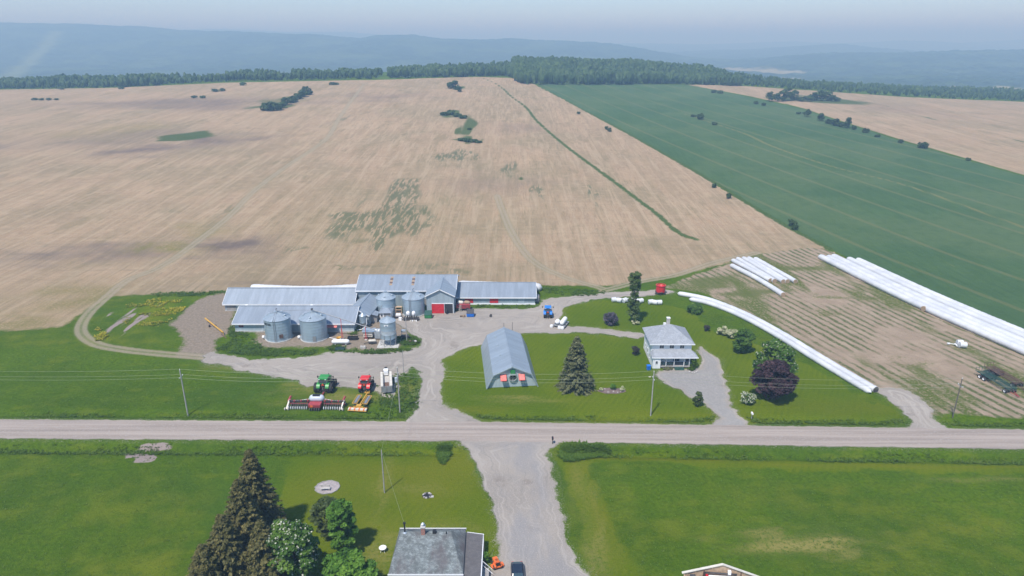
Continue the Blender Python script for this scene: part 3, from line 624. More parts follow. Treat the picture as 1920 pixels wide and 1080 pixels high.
def gable_x(t, L, d, eave, rise, wall, roof, oh=.45, ridge=None, th=.12):
    """gable barn, ridge along local x from 0 to L, depth y 0..d"""
    r = ridge if ridge is not None else d/2
    MB().prism([(0, 0), (d, 0), (d, eave), (r, eave+rise-.02), (0, eave)], 0, L, 'x').build('wall', wall, t)
    k0 = rise/r; k1 = rise/(d-r); e = .07
    MB().slab([(-oh, -oh, eave-oh*k0+e+th), (L+oh, -oh, eave-oh*k0+e+th), (L+oh, r, eave+rise+e+th), (-oh, r, eave+rise+e+th)], th).build('roof_slope', roof, t)
    MB().slab([(-oh, r, eave+rise+e+th), (L+oh, r, eave+rise+e+th), (L+oh, d+oh, eave-oh*k1+e+th), (-oh, d+oh, eave-oh*k1+e+th)], th).build('roof_slope', roof, t)
    m = MB()
    for x in (-oh-.06, L+oh-.02):
        m.slab([(x, -oh-.03, eave-oh*k0+e+th+.03), (x+.08, -oh-.03, eave-oh*k0+e+th+.03), (x+.08, r, eave+rise+e+th+.03), (x, r, eave+rise+e+th+.03)], .2)
        m.slab([(x, d+oh+.03, eave-oh*k1+e+th+.03), (x+.08, d+oh+.03, eave-oh*k1+e+th+.03), (x+.08, r, eave+rise+e+th+.03), (x, r, eave+rise+e+th+.03)], .2)
    m.box(-oh, L+oh, -oh-.08, -oh, eave-oh*k0-.12, eave-oh*k0+e+th+.02)
    m.build('fascia', 'trim_white', t)
    MB().box(-oh+.06, L+oh-.06, r-.22, r+.22, eave+rise+e+th-.10, eave+rise+e+th+.045).build('ridge_cap', roof, t)
def gable_y(t, w, L, eave, rise, wall, roof, oh=.4, th=.12, y0=0):
    """ridge along local y, x -w/2..w/2"""
    MB().prism([(-w/2, 0), (w/2, 0), (w/2, eave), (0, eave+rise-.02), (-w/2, eave)], y0, y0+L, 'y').build('wall', wall, t)
    k = rise/(w/2); e = .07
    for s in (-1, 1):
        MB().slab([(0, y0-oh, eave+rise+e+th), (s*(w/2+oh), y0-oh, eave-oh*k+e+th), (s*(w/2+oh), y0+L+oh*.3, eave-oh*k+e+th), (0, y0+L+oh*.3, eave+rise+e+th)], th).build('roof_slope', roof, t)
    m = MB()
    for s in (-1, 1):
        m.slab([(0, y0-oh-.07, eave+rise+e+th+.04), (s*(w/2+oh), y0-oh-.07, eave-oh*k+e+th+.04), (s*(w/2+oh), y0-oh+.02, eave-oh*k+e+th+.04), (0, y0-oh+.02, eave+rise+e+th+.04)], .22)
    m.build('fascia', 'trim_white', t)
    MB().box(-.2, .2, y0-oh, y0+L, eave+rise+e+th-.10, eave+rise+e+th+.04).build('ridge_cap', roof, t)
def door(par, x0, x1, z0, z1, y, mat, d=.08, braces=True, frame=None):
    o = MB().box(x0, x1, y-d, y-.005, z0, z1).build('door', mat, par)
    m = MB(); w = .09
    for q in ((x0, x0+w, z0, z1), (x1-w, x1, z0, z1), (x0+w, x1-w, z1-w, z1), (x0+w, x1-w, z0, z0+w), (x0+w, x1-w, (z0+z1)/2-.04, (z0+z1)/2+.04)): m.box(q[0], q[1], y-d-.035, y-d, q[2], q[3])
    m.build('door_frame', frame or mat, o); return o

# long low barn at the field edge
t = thing('long_barn', 'long low grey barn with pale metal roof and white vent boxes under its eave', 'barn', (-79.3, 175.7, 0))
gable_x(t, 35.6, 9.0, 2.25, 2.75, 'wall_grey', 'roof_blue')
door(t, .5, 3.0, .1, 2.0, 0, 'wall_wood'); d = door(t, 3.3, 5.4, .1, 2.05, 0, 'white'); MB().box(3.33, 3.37, -.14, -.12, .2, 2).build('latch', 'steel', d)
for x in (5.9, 14.8, 23.8): MB().box(x, x+.75, -.75, -.006, 1.5, 2.02).build('vent_box', 'white', t, bevel=.04)
for i in range(6): MB().box(7.4+i*4.4, 10.2+i*4.4, -.05, -.004, .8, 1.5).build('curtain_opening_shade', 'shadow_in', t)  # dark sheets on the solid wall, painted as shade within openings
MB().box(-.1, 35.7, -.1, -.002, 0, .25).build('foundation', 'concrete', t)
# front feed shed
t = thing('feed_shed', 'long light grey shed with pale metal roof behind the two large grain bins', 'shed', (-70.9, 161.0, 0))
gable_x(t, 30.4, 11.2, 2.55, 2.3, 'wall_light', 'roof_blue', .5)
MB().box(-.1, 30.5, -.12, -.002, 0, .4).build('foundation', 'concrete', t)
o = MB().box(1.0, 2.2, -.06, -.004, 1.4, 2.2).build('sign_board', 'dull_red', t)
for i, (a, b) in enumerate(((1.15, 1.35), (1.45, 1.7), (1.8, 2.05))): MB().box(a, b, -.075, -.06, 1.55, 2.05).build('sign_mark', 'black', o)
for x in (7.2, 15.0, 25.0): door(t, x, x+1.1, .42, 2.3, 0, 'wall_grey')
for x in (10.2, 19.2, 22.0): window(t, (x, 0, 1.6), .9, .6, '-y', 1)
o = MB().slab([(23.6, -1.05, 1.72), (26.3, -1.05, 1.72), (26.3, -.005, 2.2), (23.6, -.005, 2.2)], .06).build('awning', 'salmon', t)
# connector with cross gable, lean-to and the little white shed
t = thing('connector_shed', 'short cross gabled connector with pale metal roof joining the low barns', 'shed', (-40.6, 165.8, 0), R(-6))
gable_y(t, 6.2, 11.5, 2.7, 1.7, 'wall_grey', 'roof_blue_y', .35)
t = thing('lean_to', 'small lean-to with steep pale metal roof beside the small white shed', 'shed', (-39.2, 167.0, 0))
MB().prism([(0, 0), (3.4, 0), (3.4, 2.1), (0, 3.2)], .3, 2.6, 'y').build('wall', 'wall_wood', t)
MB().slab([(-.2, -.2, 3.38), (3.75, -.2, 2.13), (3.75, 2.8, 2.13), (-.2, 2.8, 3.38)], .1).build('roof_slope', 'roof_blue', t)
t = thing('white_shed', 'tiny white shed with one dark window beside a grain bin', 'shed', (-35.2, 168.6, 0))
MB().box(0, 2.9, 0, 3.2, .25, 2.3).build('wall', 'white', t); MB().box(1.1, 2.88, -.03, -.002, .3, 2.2).build('door', 'wall_wood', t)
MB().box(-.1, 3.0, -.1, 3.3, 0, .25).build('foundation', 'concrete', t)
MB().raw([(-.3,-.35,2.3),(3.2,-.35,2.3),(3.2,3.5,2.3),(-.3,3.5,2.3),(1.0,1.6,3.1),(1.9,1.6,3.1)], [(0,1,5,4),(1,2,5),(2,3,4,5),(3,0,4),(3,2,1,0)]).build('roof', 'roof_blue', t)
window(t, (.5, 0, 1.5), .5, .65, '-y', 1); MB().tube([(.4, 1.2, 2.6), (.4, 1.2, 3.9), (.6, 1.2, 4.05), (.8, 1.2, 3.85)], .05, 8).build('vent_pipe', 'steel', t)
# main barn
t = thing('main_barn', 'tall grey barn with broad pale metal roof and two brown skylight strips', 'barn', (-43.2, 179.0, 0))
gable_x(t, 27.2, 12.0, 4.9, 2.35, 'wall_grey', 'roof_blue')
for x in (8.7, 14.9):
    m = MB(); k = 2.35/6
    for i in range(5):
        y0 = 1.7+i*.72; z = lambda y: 4.9+y*k+.07+.12+.03
        o = MB().slab([(x, y0, z(y0)), (x+.8, y0, z(y0)), (x+.8, y0+.62, z(y0+.62)), (x, y0+.62, z(y0+.62))], .03).build('skylight_pane', 'rusty' if i % 2 else 'straw', t)
for x in (1.5, 5.5, 18.5): door(t, x, x+1.6, .1, 2.3, 0, 'wall_wood')
t = thing('barn_wing', 'grey gabled barn wing with half open red sliding door', 'barn', (-19.6, 174.0, 0))
gable_y(t, 7.5, 11.0, 5.05, 1.85, 'wall_grey', 'roof_blue_y', .4)
d = door(t, -2.35, 1.0, .05, 2.75, -.09, 'red', .08); MB().box(-2.3, 3.5, -.12, -.004, 2.78, 2.95).build('door_track', 'trim_white', t)
MB().box(1.05, 3.4, -.03, -.003, 0, 2.76).build('door_opening_shade', 'shadow_in', t)  # no real hole: dark sheet painted as the shade indoors
for x in (3.42, 1.0): MB().box(x, x+.14, -.085, -.002, 0, 2.77).build('post', 'trim_white', t)
MB().cyl((1.75, -.35, .75), .7, .3, 'x', 16).build('tyre', 'rubber', t)
# right barn
t = thing('calf_barn', 'low grey barn with pale metal roof and red doors beside the barn wing', 'barn', (-15.4, 180.6, 0))
gable_x(t, 21.9, 11.0, 2.3, 2.25, 'wall_grey', 'roof_blue')
for x in (2.0, 9.1): door(t, x, x+2.4, .55, 1.85, 0, 'red')
door(t, 17.1, 18.8, .35, 2.0, 0, 'wall_light')
MB().box(-.05, 22.0, -.25, -.002, 0, .32).build('foundation', 'trim_white', t)
for i in range(4): MB().box(12.1+i*1.2, 13.1+i*1.2, -.04, -.003, 1.0, 1.5).build('wall_panel', 'wall_light', t)
MB().box(21.95, 23.2, 2.0, 4.5, 0, 1.4).build('end_annex', 'wall_wood', t)

# gambrel barn standing in the lawn
t = thing('gambrel_barn', 'pale blue metal gambrel barn with two faded red hatches in its gable', 'barn', (.1, 130.9, 0), R(5.6))
prof = [(-5.65, 0), (-4.15, 3.1), (0, 5.0), (4.15, 3.1), (5.65, 0)]; Lq = 21.6
MB().prism([(-5.45, .05), (-4.0, 3.0), (0, 4.85), (4.0, 3.0), (5.45, .05)], .55, Lq-.3, 'y').build('wall', 'wall_light', t)
for i in range(4):
    (a, za), (b, zb) = prof[i], prof[i+1]; nseg = 4
    if i in (1, 2): za, zb = za+.03, zb+.03
    for k in range(nseg):
        y0, y1 = Lq*k/nseg+.012*(k > 0), Lq*(k+1)/nseg-.012*(k < nseg-1); q = .03*(k % 2)
        MB().slab([(a, y0, za+q), (b, y0, zb+q), (b, y1, zb+q), (a, y1, za+q)], .1).build('roof_sheet', 'roof_blue_y', t)
m = MB()
for i in range(4): (a, za), (b, zb) = prof[i], prof[i+1]; m.slab([(a, -.05, za+.1), (b, -.05, zb+.1), (b, .18, zb+.1), (a, .18, za+.1)], .2)
m.build('verge_trim', 'wall_grey', t); MB().box(-.16, .16, 0, Lq, 4.95, 5.12).build('ridge_cap', 'roof_blue_y', t)
for s in (-1.95, 2.0):
    o = MB().slab([(s-.62, -.75, 2.2), (s+.62, -.75, 2.2), (s+.62, .54, 3.1), (s-.62, .54, 3.1)], .08).build('hatch', 'salmon', t)
    m = MB()
    for dx in (-.66, .60): m.slab([(s+dx, -.78, 2.23), (s+dx+.06, -.78, 2.23), (s+dx+.06, .53, 3.13), (s+dx, .53, 3.13)], .12)
    m.slab([(s-.66, -.82, 2.20), (s+.66, -.82, 2.20), (s+.66, -.74, 2.255), (s-.66, -.74, 2.255)], .12); m.build('hatch_frame', 'tr_red', o)
    MB().bar((s, .54, 1.2), (s, -.6, 2.2), .09).build('prop', 'black', t)
    MB().box(s-.55, s+.55, .50, .546, 1.75, 2.95).build('hatch_opening_shade', 'shadow_in', t)  # dark sheet on the gable, painted as shade behind the raised hatch
m = MB().lathe([(.72, -.25), (.86, -.25), (.86, .25), (.72, .25), (.72, -.25)], 24); o = m.build('fan_ring', 'galv_plain', t, True); o.rotation_euler = (R(90), 0, 0); o.location = (.1, .35, 2.35)
m = MB().lathe([(0, 0), (.72, 0)], 20); f = m.build('fan_shade_disc', 'shadow_in', o); f.location = (0, 0, 0)  # solid disc, its dark colour painted as shade behind the blades
for k in range(4): MB().cbox((.35*math.cos(k*1.57), .35*math.sin(k*1.57), .06), (.6, .14, .02), k*1.57).build('fan_blade', 'steel', o)
MB().box(-.4, .6, .1, .548, 3.3, 4.15).build('green_box', 'bin_green', t, bevel=.03)
MB().box(-.55, .75, -.25, .546, 3.12, 3.24).build('fan_hood', 'galv_plain', t)
for x, y in ((2.2, 22.6), (.1, 22.3)): MB().tube([(x, y, 0), (x, y, 5.9)], .05, 8).build('lightning_rod', 'pole_dark', t)
for i, (x, y) in enumerate(((-2.2, 7.6), (-2.4, 13.0), (-2.5, 18.0))): MB().box(x, x+.35, y, y+.5, prof[1][1]+(4.15+x)/4.15*1.9, prof[1][1]+(4.15+x)/4.15*1.9+.35).build('roof_vent', 'wall_grey', t)

# white farmhouse
t = thing('farmhouse', 'white two storey farmhouse with hipped grey roof and front porch', 'house', (32.0, 142.7, 0)); W_, D_ = 9.2, 8.6
MB().box(0, W_, 0, D_, .35, 5.15).build('wall', 'siding', t); MB().box(-.05, W_+.05, -.05, D_+.05, 0, .35).build('foundation', 'concrete', t)
def hip(t, x0, x1, y0, y1, z, h, rx0, rx1, ry, mat, nm='roof', th=.16):
    a = [(x0,y0,z),(x1,y0,z),(x1,y1,z),(x0,y1,z),(rx0,ry,z+h),(rx1,ry,z+h)]
    return MB().raw(a+[(p[0],p[1],z-th) for p in a[:4]], [(0,1,5,4),(1,2,5),(2,3,4,5),(3,0,4),(0,6,7,1),(1,7,8,2),(2,8,9,3),(3,9,6,0),(9,8,7,6)]).build(nm, mat, t)
rf = hip(t, -.55, W_+.55, -.55, D_+.55, 5.2, 2.9, W_/2-.6, W_/2+.6, D_/2, 'shingle_blue')
MB().box(-.6, W_+.6, -.62, -.56, 4.98, 5.22).build('gutter', 'trim_white', rf)
MB().box(W_/2-.35, W_/2+.35, D_/2+.5, D_/2+1.2, 7.3, 9.3).build('chimney', 'stone', rf); MB().box(W_/2-.42, W_/2+.42, D_/2+.43, D_/2+1.27, 9.3, 9.45).build('chimney_cap', 'trim_white', rf)
MB().box(W_/2-1.2, W_/2-.6, D_/2+.1, D_/2+.6, 7.8, 8.3).build('roof_vent', 'white', rf)
for x in (2.35, 4.65, 7.0): window(t, (x, 0, 4.3), .95, .85)
for y, z, w_, h_ in ((-2.0,4.3,.6,.9),(-5.8,4.3,.6,.9),(-3.6,1.7,.9,1.1),(-6.6,1.7,.7,.9),(-1.1,1.6,.7,1.0)): window(t, (0, -y, z), w_, h_, '-x', 1)
for y in (2.2, 6.0): window(t, (W_, y, 4.2), .9, 1.0, '+x', 1)
for y in (3.0, 6.0): window(t, (W_, y, 1.7), .9, 1.1, '+x', 1)
MB().box(.1, W_+.3, -2.4, -.055, .3, .5).build('porch_floor', 'wall_wood', t)
MB().box(1.8, W_+.25, -2.3, -2.2, .06, .3).build('porch_skirt', 'black', t)
po = MB().raw([(-.35,-2.75,2.85),(W_+1.0,-2.75,2.85),(W_+1.0,.0,2.85),(.4,-.003,3.75),(W_-.35,-.003,3.75),(-.35,-.003,2.85),(W_+.15,0,3.45),
               (-.35,-2.75,2.7),(W_+1.0,-2.75,2.7),(W_+1.0,0,2.7),(-.35,-.003,2.7)], [(0,1,4,3),(1,2,6,4),(0,3,5),(0,7,8,1),(1,8,9,2),(5,10,7,0),(10,9,8,7)]).build('porch_roof', 'shingle_blue', t)
MB().box(-.38, W_+1.03, -2.83, -2.76, 2.68, 2.87).build('gutter', 'trim_white', po)
MB().box(-.002, 1.75, -2.55, -.003, .05, 2.72).build('vestibule', 'siding', t); window(t, (.85, -2.55, 1.55), .5, .7, '-y', 1)
for x in (3.05, 4.9, 7.15, 8.35, 9.4): MB().box(x-.07, x+.07, -2.3, -2.16, .5, 2.72).build('porch_post', 'trim_white', t)
m = MB().box(1.78, 4.85, -2.27, -2.22, 1.2, 1.27); m.box(7.2, 9.4, -2.27, -2.22, 1.2, 1.27)
for i in range(12): x = 1.95+i*.25; m.box(x, x+.04, -2.265, -2.225, .5, 1.2)
for i in range(9): x = 7.3+i*.24; m.box(x, x+.04, -2.265, -2.225, .5, 1.2)
m.build('railing', 'dark_green', t)
window(t, (2.5, 0, 1.7), 1.1, 1.1); window(t, (5.9, 0, 1.55), 1.5, 1.7, '-y', 2); o = door(t, 8.1, 8.9, .5, 2.5, 0, 'dark_steel', .06, frame='trim_white')
for i in range(3): MB().box(4.95, 7.1, -2.75-.32*i, -2.43-.32*i, 0, .38-.13*i).build('step', 'dark_green', t)

# neighbour's house, seen from above
t = thing('neighbour_house', 'house with mottled grey green shingle roof and brick chimney', 'house', (-16.3, 73.2, 0))
MB().box(.1, 9.5, .35, 8.5, 0, 2.95).build('wall', 'siding', t)
m = MB(); ZR = 4.55; a = [(-.3,-.15,2.95),(9.75,-.15,2.95),(9.55,8.95,2.95),(-.15,8.95,2.95),(.5,6.4,ZR),(7.6,6.4,ZR)]
rf = MB().raw(a+[(p[0],p[1],2.8) for p in a[:4]], [(0,1,5,4),(1,2,5),(2,3,4,5),(3,0,4),(0,6,7,1),(1,7,8,2),(2,8,9,3),(3,9,6,0),(9,8,7,6)]).build('roof', 'shingle_old', t)
MB().box(-.15, 9.6, 8.95, 9.05, 2.78, 3.02).build('gutter', 'trim_white', rf); MB().box(-.35, 9.8, -.24, -.16, 2.78, 2.99).build('gutter', 'trim_white', rf)
MB().box(3.45, 4.0, 5.8, 6.35, 4.0, 5.6).build('chimney', 'brick', rf); MB().box(3.38, 4.07, 5.73, 6.42, 5.6, 5.75).build('chimney_cap', 'stone', rf)
MB().lathe([(.16, 0), (.16, .35), (.26, .4), (0, .62)], 12, (3.72, 6.08, 5.75)).build('chimney_cowl', 'galv_plain', rf)
MB().tube([(1.1, 6.2, 4.2), (1.1, 6.2, 6.1)], .11, 10).build('stove_pipe', 'black', rf); MB().cyl((1.1, 6.2, 6.15), .2, .18, 'z', 12).build('pipe_cap', 'black', rf); MB().lathe([(.3, 0), (.14, .2)], 12, (1.1, 6.2, 4.5)).build('pipe_flashing', 'galv_plain', rf)
MB().box(5.05, 5.55, 6.0, 6.5, 4.25, 4.85).build('roof_vent', 'black', rf); MB().tube([(7.0, 6.0, 4.3), (7.0, 6.0, 4.85)], .07, 8).build('vent_pipe', 'black', rf)
MB().box(9.5, 11.9, -.6, 8.3, 0, 2.1).build('annex_wall', 'siding', t)
ar = MB().slab([(9.52, -.8, 2.62), (12.1, -.8, 2.2), (12.1, 8.6, 2.2), (9.52, 8.6, 2.62)], .14).build('annex_roof', 'shingle_dark', t)
m = MB().slab([(12.08, -.85, 2.24), (12.2, -.85, 2.22), (12.2, 8.66, 2.22), (12.08, 8.66, 2.24)], .2); m.slab([(9.75, 8.6, 2.60), (12.2, 8.6, 2.22), (12.2, 8.7, 2.22), (9.75, 8.7, 2.60)], .18); m.build('verge_trim', 'trim_white', ar)
for z in (1.6, .9): MB().tube([(12.0, 3.4, z+.6), (13.6, 2.2, z)], .03, 6).build('handrail', 'trim_white', t)
for i in range(4): MB().box(12.0, 13.3, .6-.35*i, .95-.35*i, 0, .9-.2*i).build('step', 'wall_wood', t)
MB().box(12.0, 13.1, .95, 3.3, .7, .9).build('landing', 'wall_wood', t)
window(t, (2.5, .35, 1.6), 1.2, 1.1); window(t, (6.6, .35, 1.6), 1.6, 1.2)
# ------------------------------------------------------------------ grain bins and what stands round them
def bin_ribs(t, rf, R_, z0, z1, n=20, rt=.35):
    for k in range(n):
        a = 2*math.pi*k/n; p = (R_*1.01*math.cos(a), R_*1.01*math.sin(a), z0+.02); q = (rt*math.cos(a), rt*math.sin(a), z1+.02)
        MB().bar(p, q, .06, .07).build('roof_rib', 'galv_roof', rf)
def grain_bin(label, x, y, R_, eave, apex, ladder_a, hatch=True, rings=5, ribs=20, group=None, foot=True):
    t = thing('grain_bin', label, 'grain bin', (x, y, 0), 0, group)
    for i in range(rings):
        z0, z1 = .2+(eave-.2)*i/rings, .2+(eave-.2)*(i+1)/rings; r = R_-.012*(i % 2)
        MB().lathe([(r, z0), (r+.014, z0+.03), (r, z0+.06), (r, z1)], 40).build('wall_ring', 'galv', t, True)
    MB().lathe([(R_+.22, 0), (R_+.22, .2), (0, .2)], 36).build('base_slab', 'concrete', t)
    rf = MB().lathe([(R_+.1, eave-.06), (R_+.12, eave), (.38, apex-.35), (.38, apex-.12), (.48, apex-.10), (0, apex)], 40).build('roof', 'galv_roof', t)
    bin_ribs(t, rf, R_+.1, eave, apex-.35, ribs, .38)
    m = MB(); ca, sa = math.cos(ladder_a), math.sin(ladder_a)
    for s in (-.22, .22): m.bar(((R_+.12)*ca-s*sa, (R_+.12)*sa+s*ca, .2), ((R_+.12)*ca-s*sa, (R_+.12)*sa+s*ca, eave+.3), .05)
    for i in range(int(eave/.35)): z = .4+i*.35; m.bar(((R_+.12)*ca-.22*-sa*-1, (R_+.12)*sa+.22*ca, z), ((R_+.12)*ca+.22*-sa*-1, (R_+.12)*sa-.22*ca, z), .04)
    m.build('ladder', 'steel', t)
    m = MB()
    for s in (-.2, .2):
        m.bar(((R_+.1)*ca-s*sa, (R_+.1)*sa+s*ca, eave+.16), (.5*ca-s*sa, .5*sa+s*ca, apex-.2), .05)
    m.build('roof_ladder', 'steel', rf)
    for k in range(3):
        a = ladder_a+1.3+k*1.5; f = .35; zz = eave+(apex-.35-eave)*f; r = R_*(1-f)+.3*f
        MB().lathe([(.2, -.25), (.2, .28), (.3, .3), (0, .48)], 12, (r*math.cos(a), r*math.sin(a), zz)).build('roof_vent', 'galv_plain', rf)
    return t, rf
tA, rfA = grain_bin('large galvanised grain bin with black lettering, left of the plain one', -58.6, 157.6, 3.2, 5.6, 7.3, -1.5, rings=7)
tB, rfB = grain_bin('large plain galvanised grain bin carrying the raised end of the auger tube', -49.7, 157.6, 3.25, 5.6, 7.3, 1.9, rings=7)
tC, rfC = grain_bin('galvanised grain bin beside the tiny white shed', -34.4, 174.0, 2.6, 4.75, 6.5, 1.9, rings=6, ribs=18)
tD, rfD = grain_bin('galvanised grain bin with front ladder beside the barn wing', -26.9, 174.0, 3.0, 4.9, 6.6, -1.75, rings=6, ribs=20)
# lettering wrapped round the first bin
def wrap_text(par, txt, R_, a_mid, z, size, mat, name='lettering', ys=1.0):
    cu = bpy.data.curves.new(name, 'FONT'); cu.body = txt; cu.size = size; cu.align_x = 'CENTER'; cu.extrude = .01; cu.offset = .012
    tmp = bpy.data.objects.new(name, cu); COL.objects.link(tmp); bpy.context.view_layer.update()
    me = bpy.data.meshes.new_from_object(tmp); bpy.data.objects.remove(tmp)
    for v in me.vertices:
        a = a_mid+v.co.x/R_; r = R_+.03+v.co.z; v.co = (r*math.cos(a), r*math.sin(a), z+v.co.y*ys)
    me.materials.append(MAT[mat]); o = bpy.data.objects.new(name, me); COL.objects.link(o); o.parent = par; return o
wrap_text(tA, 'WESTEEL', 3.2, R(-121), 4.45, .62, 'black', ys=1.35)
MB().cbox((1.55, -2.9, 1.6), (.9, .06, 1.0), .5).build('repair_patch', 'rusty', tA)
for t_, z in ((tA, 1), (tB, 1)):
    MB().cyl((-3.6, -1.0, .6), .38, .5, 'x', 14).build('aeration_fan', 'white', t_); MB().box(-3.4, -2.9, -1.25, -.75, .15, .75).build('fan_duct', 'galv_plain', t_)
MB().cbox((.9, -3.2, 1.0), (.8, .08, 1.3), .28).build('bin_door', 'steel', tB)
for rf_, h in ((rfA, 7.3), (rfB, 7.3)):
    MB().tube([(0, 0, h-.1), (0, 0, h+.45), (.25, 0, h+.6), (.25, 0, h+.35)], .09, 8).build('fill_spout', 'dark_steel', rf_)
MB().tube([(0, 0, 6.5), (0, 0, 7.1), (.3, 0, 7.2)], .09, 8).build('fill_spout', 'dark_steel', rfD)
# conveyor tubes
t = thing('overhead_conveyor', 'thin overhead conveyor pipe linking the peaks of the two large bins', 'conveyor', (-58.6, 157.6, 7.35))
MB().tube([(0, 0, 0), (8.9, 0, .12)], .07, 8).build('pipe', 'steel', t); MB().cbox((8.9, 0, .35), (.4, .4, .4)).build('motor_box', 'dark_steel', t)
t = thing('grain_auger', 'long sloping grey auger tube resting on red posts', 'auger', (-49.7, 157.6, 0))
au0, au1 = Vector((0, 0, 7.6)), Vector((15.6, -1.6, 2.9))
MB().tube([au0, au1], .12, 10).build('auger_tube', 'steel', t)
for f in (.46, .85):
    p = au0.lerp(au1, f); b = MB().tube([(p.x, p.y-.2, 0), (p.x, p.y-.05, p.z)], .07, 8).build('support_post', 'tr_red', t)
    MB().cbox((p.x, p.y-.25, .12), (.6, .6, .24)).build('foot_block', 'concrete', b)
    m = MB(); m.bar((p.x-.35, p.y-.2, .3), (p.x, p.y-.1, p.z*.6), .05); m.bar((p.x+.35, p.y-.2, .3), (p.x, p.y-.1, p.z*.6), .05); m.build('brace', 'tr_red', b)
t = thing('blower_pipe', 'curved white pipe coming down from the small bin beside the lean-to', 'pipe', (-39.0, 162.6, 0))
MB().tube([(1.6, -.2, 3.2), (1.6, -.3, 1.8), (1.2, -.5, 1.0), (.3, -.8, .45), (-.8, -1.0, .3)], .1, 8).build('pipe_run', 'white', t)
t = thing('yellow_hopper', 'small yellow cone hopper on the dirt between bin and black trough', 'hopper', (-43.2, 155.9, 0))
MB().lathe([(.05, 0), (.25, .1), (.62, .75), (.66, .75), (.66, .85), (.58, .85), (.2, .15)], 16).build('cone', 'yellow', t)
for a in (0, 2.1, 4.2): MB().bar((.5*math.cos(a), .5*math.sin(a), 0), (.55*math.cos(a), .55*math.sin(a), .7), .05).build('leg', 'tr_red', t)
MB().tube([(-.4, 0, .3), (-2.6, .9, .35)], .08, 8).build('feed_pipe', 'white', t)
t = thing('propane_tank', 'white cylindrical propane tank lying on the dirt below the black trough', 'tank', (-42.1, 153.3, 0))
def capsule(m, a, b, r, n=14, k=4):
    a, b = Vector(a), Vector(b); d = (b-a).normalized(); pts, rr = [], []
    for i in range(k): th = math.pi/2*(1-i/k); pts.append(a+d*(r-r*math.sin(th))); rr.append(max(.02, r*math.cos(th)))
    pts.append(a+d*r); rr.append(r); pts.append(b-d*r); rr.append(r)
    for i in range(1, k+1): th = math.pi/2*i/k; pts.append(b-d*(r-r*math.sin(th))); rr.append(max(.02, r*math.cos(th)))
    m.tube(pts, rr, n); return m
o = capsule(MB(), (-2.2, 0, .85), (2.2, 0, .85), .55).build('tank_shell', 'white', t, True)
for x in (-1.3, 1.3): MB().box(x-.12, x+.12, -.4, .4, 0, .5).build('saddle', 'concrete', t)
MB().lathe([(.18, 0), (.18, .2), (0, .26)], 12, (0, 0, 1.38)).build('valve_dome', 'trim_white', t)
def trough(label, loc, L, W_, H_, mat, rz=0):
    t = thing('trough', label, 'trough', loc, rz); m = MB()
    m.box(-L/2, L/2, -W_/2, W_/2, .06, .12); m.box(-L/2, L/2, -W_/2, -W_/2+.06, .12, H_); m.box(-L/2, L/2, W_/2-.06, W_/2, .12, H_); m.box(-L/2, -L/2+.06, -W_/2+.06, W_/2-.06, .12, H_); m.box(L/2-.06, L/2, -W_/2+.06, W_/2-.06, .12, H_)
    m.build('shell', mat, t); MB().box(-L/2+.06, L/2-.06, -W_/2+.06, W_/2-.06, .12, H_*.6).build('contents_shade', 'shadow_in', t)  # fill coloured near-black as the shade down inside the trough
    for x in (-L*.35, L*.35): MB().box(x-.06, x+.06, -W_/2, W_/2, 0, .06).build('skid', mat, t)
trough('black trough standing above the white propane tank', (-39.8, 156.4, 0), 2.5, 1.1, .75, 'black')
trough('dark green trough lying in weeds below the white propane tank', (-41.6, 150.3, 0), 2.2, .9, .6, 'dark_green', .1)
t = thing('concrete_block', 'pale concrete block lying in the weeds near the hopper bin', 'block', (-36.2, 151.2, 0)); MB().box(-.65, .65, -.3, .3, 0, .6).build('block_body', 'stone', t, bevel=.04); MB().tube([(-.2, 0, .58), (-.2, 0, .72), (.2, 0, .72), (.2, 0, .58)], .03, 6).build('lifting_loop', 'rusty', t)
# hopper bin on legs
t = thing('hopper_bin', 'narrow galvanised hopper bin on steel legs over a concrete pad', 'grain bin', (-30.3, 153.6, 0))
MB().box(-2.6, 2.6, -2.4, 2.3, 0, .12).build('pad', 'concrete', t)
for i in range(4): z0, z1 = 1.9+i*1.1, 1.9+(i+1)*1.1; r = 1.9-.015*(i % 2); MB().lathe([(r, z0), (r+.02, z0+.03), (r, z0+.07), (r, z1)], 32).build('wall_ring', 'galv' if i != 1 else 'galv_plain', t, True)
rf = MB().lathe([(1.98, 6.26), (2.0, 6.32), (.3, 7.3), (.3, 7.42), (0, 7.5)], 32).build('roof', 'galv_roof', t); bin_ribs(t, rf, 1.98, 6.32, 7.3, 14, .3)
MB().lathe([(1.88, 1.92), (.22, .75), (.22, .55)], 28).build('hopper_cone', 'galv_plain', t, True)
for k in range(8):
    a = R(22.5+45*k); MB().bar((1.97*math.cos(a), 1.97*math.sin(a), .12), (1.95*math.cos(a), 1.95*math.sin(a), 3.0), .11).build('leg', 'steel', t)
for k in range(8):
    a, b = R(22.5+45*k), R(67.5+45*k); MB().bar((1.97*math.cos(a), 1.97*math.sin(a), 1.2), (1.97*math.cos(b), 1.97*math.sin(b), .4), .04).build('cross_brace', 'steel', t)
o = MB().lathe([(1.94, 5.5), (1.94, 5.9)], 8, (0, 0, 0), R(-107), R(-77)).build('name_plate', 'white', t); wrap_text(o, 'GSI', 1.93, R(-92), 5.58, .26, 'black')
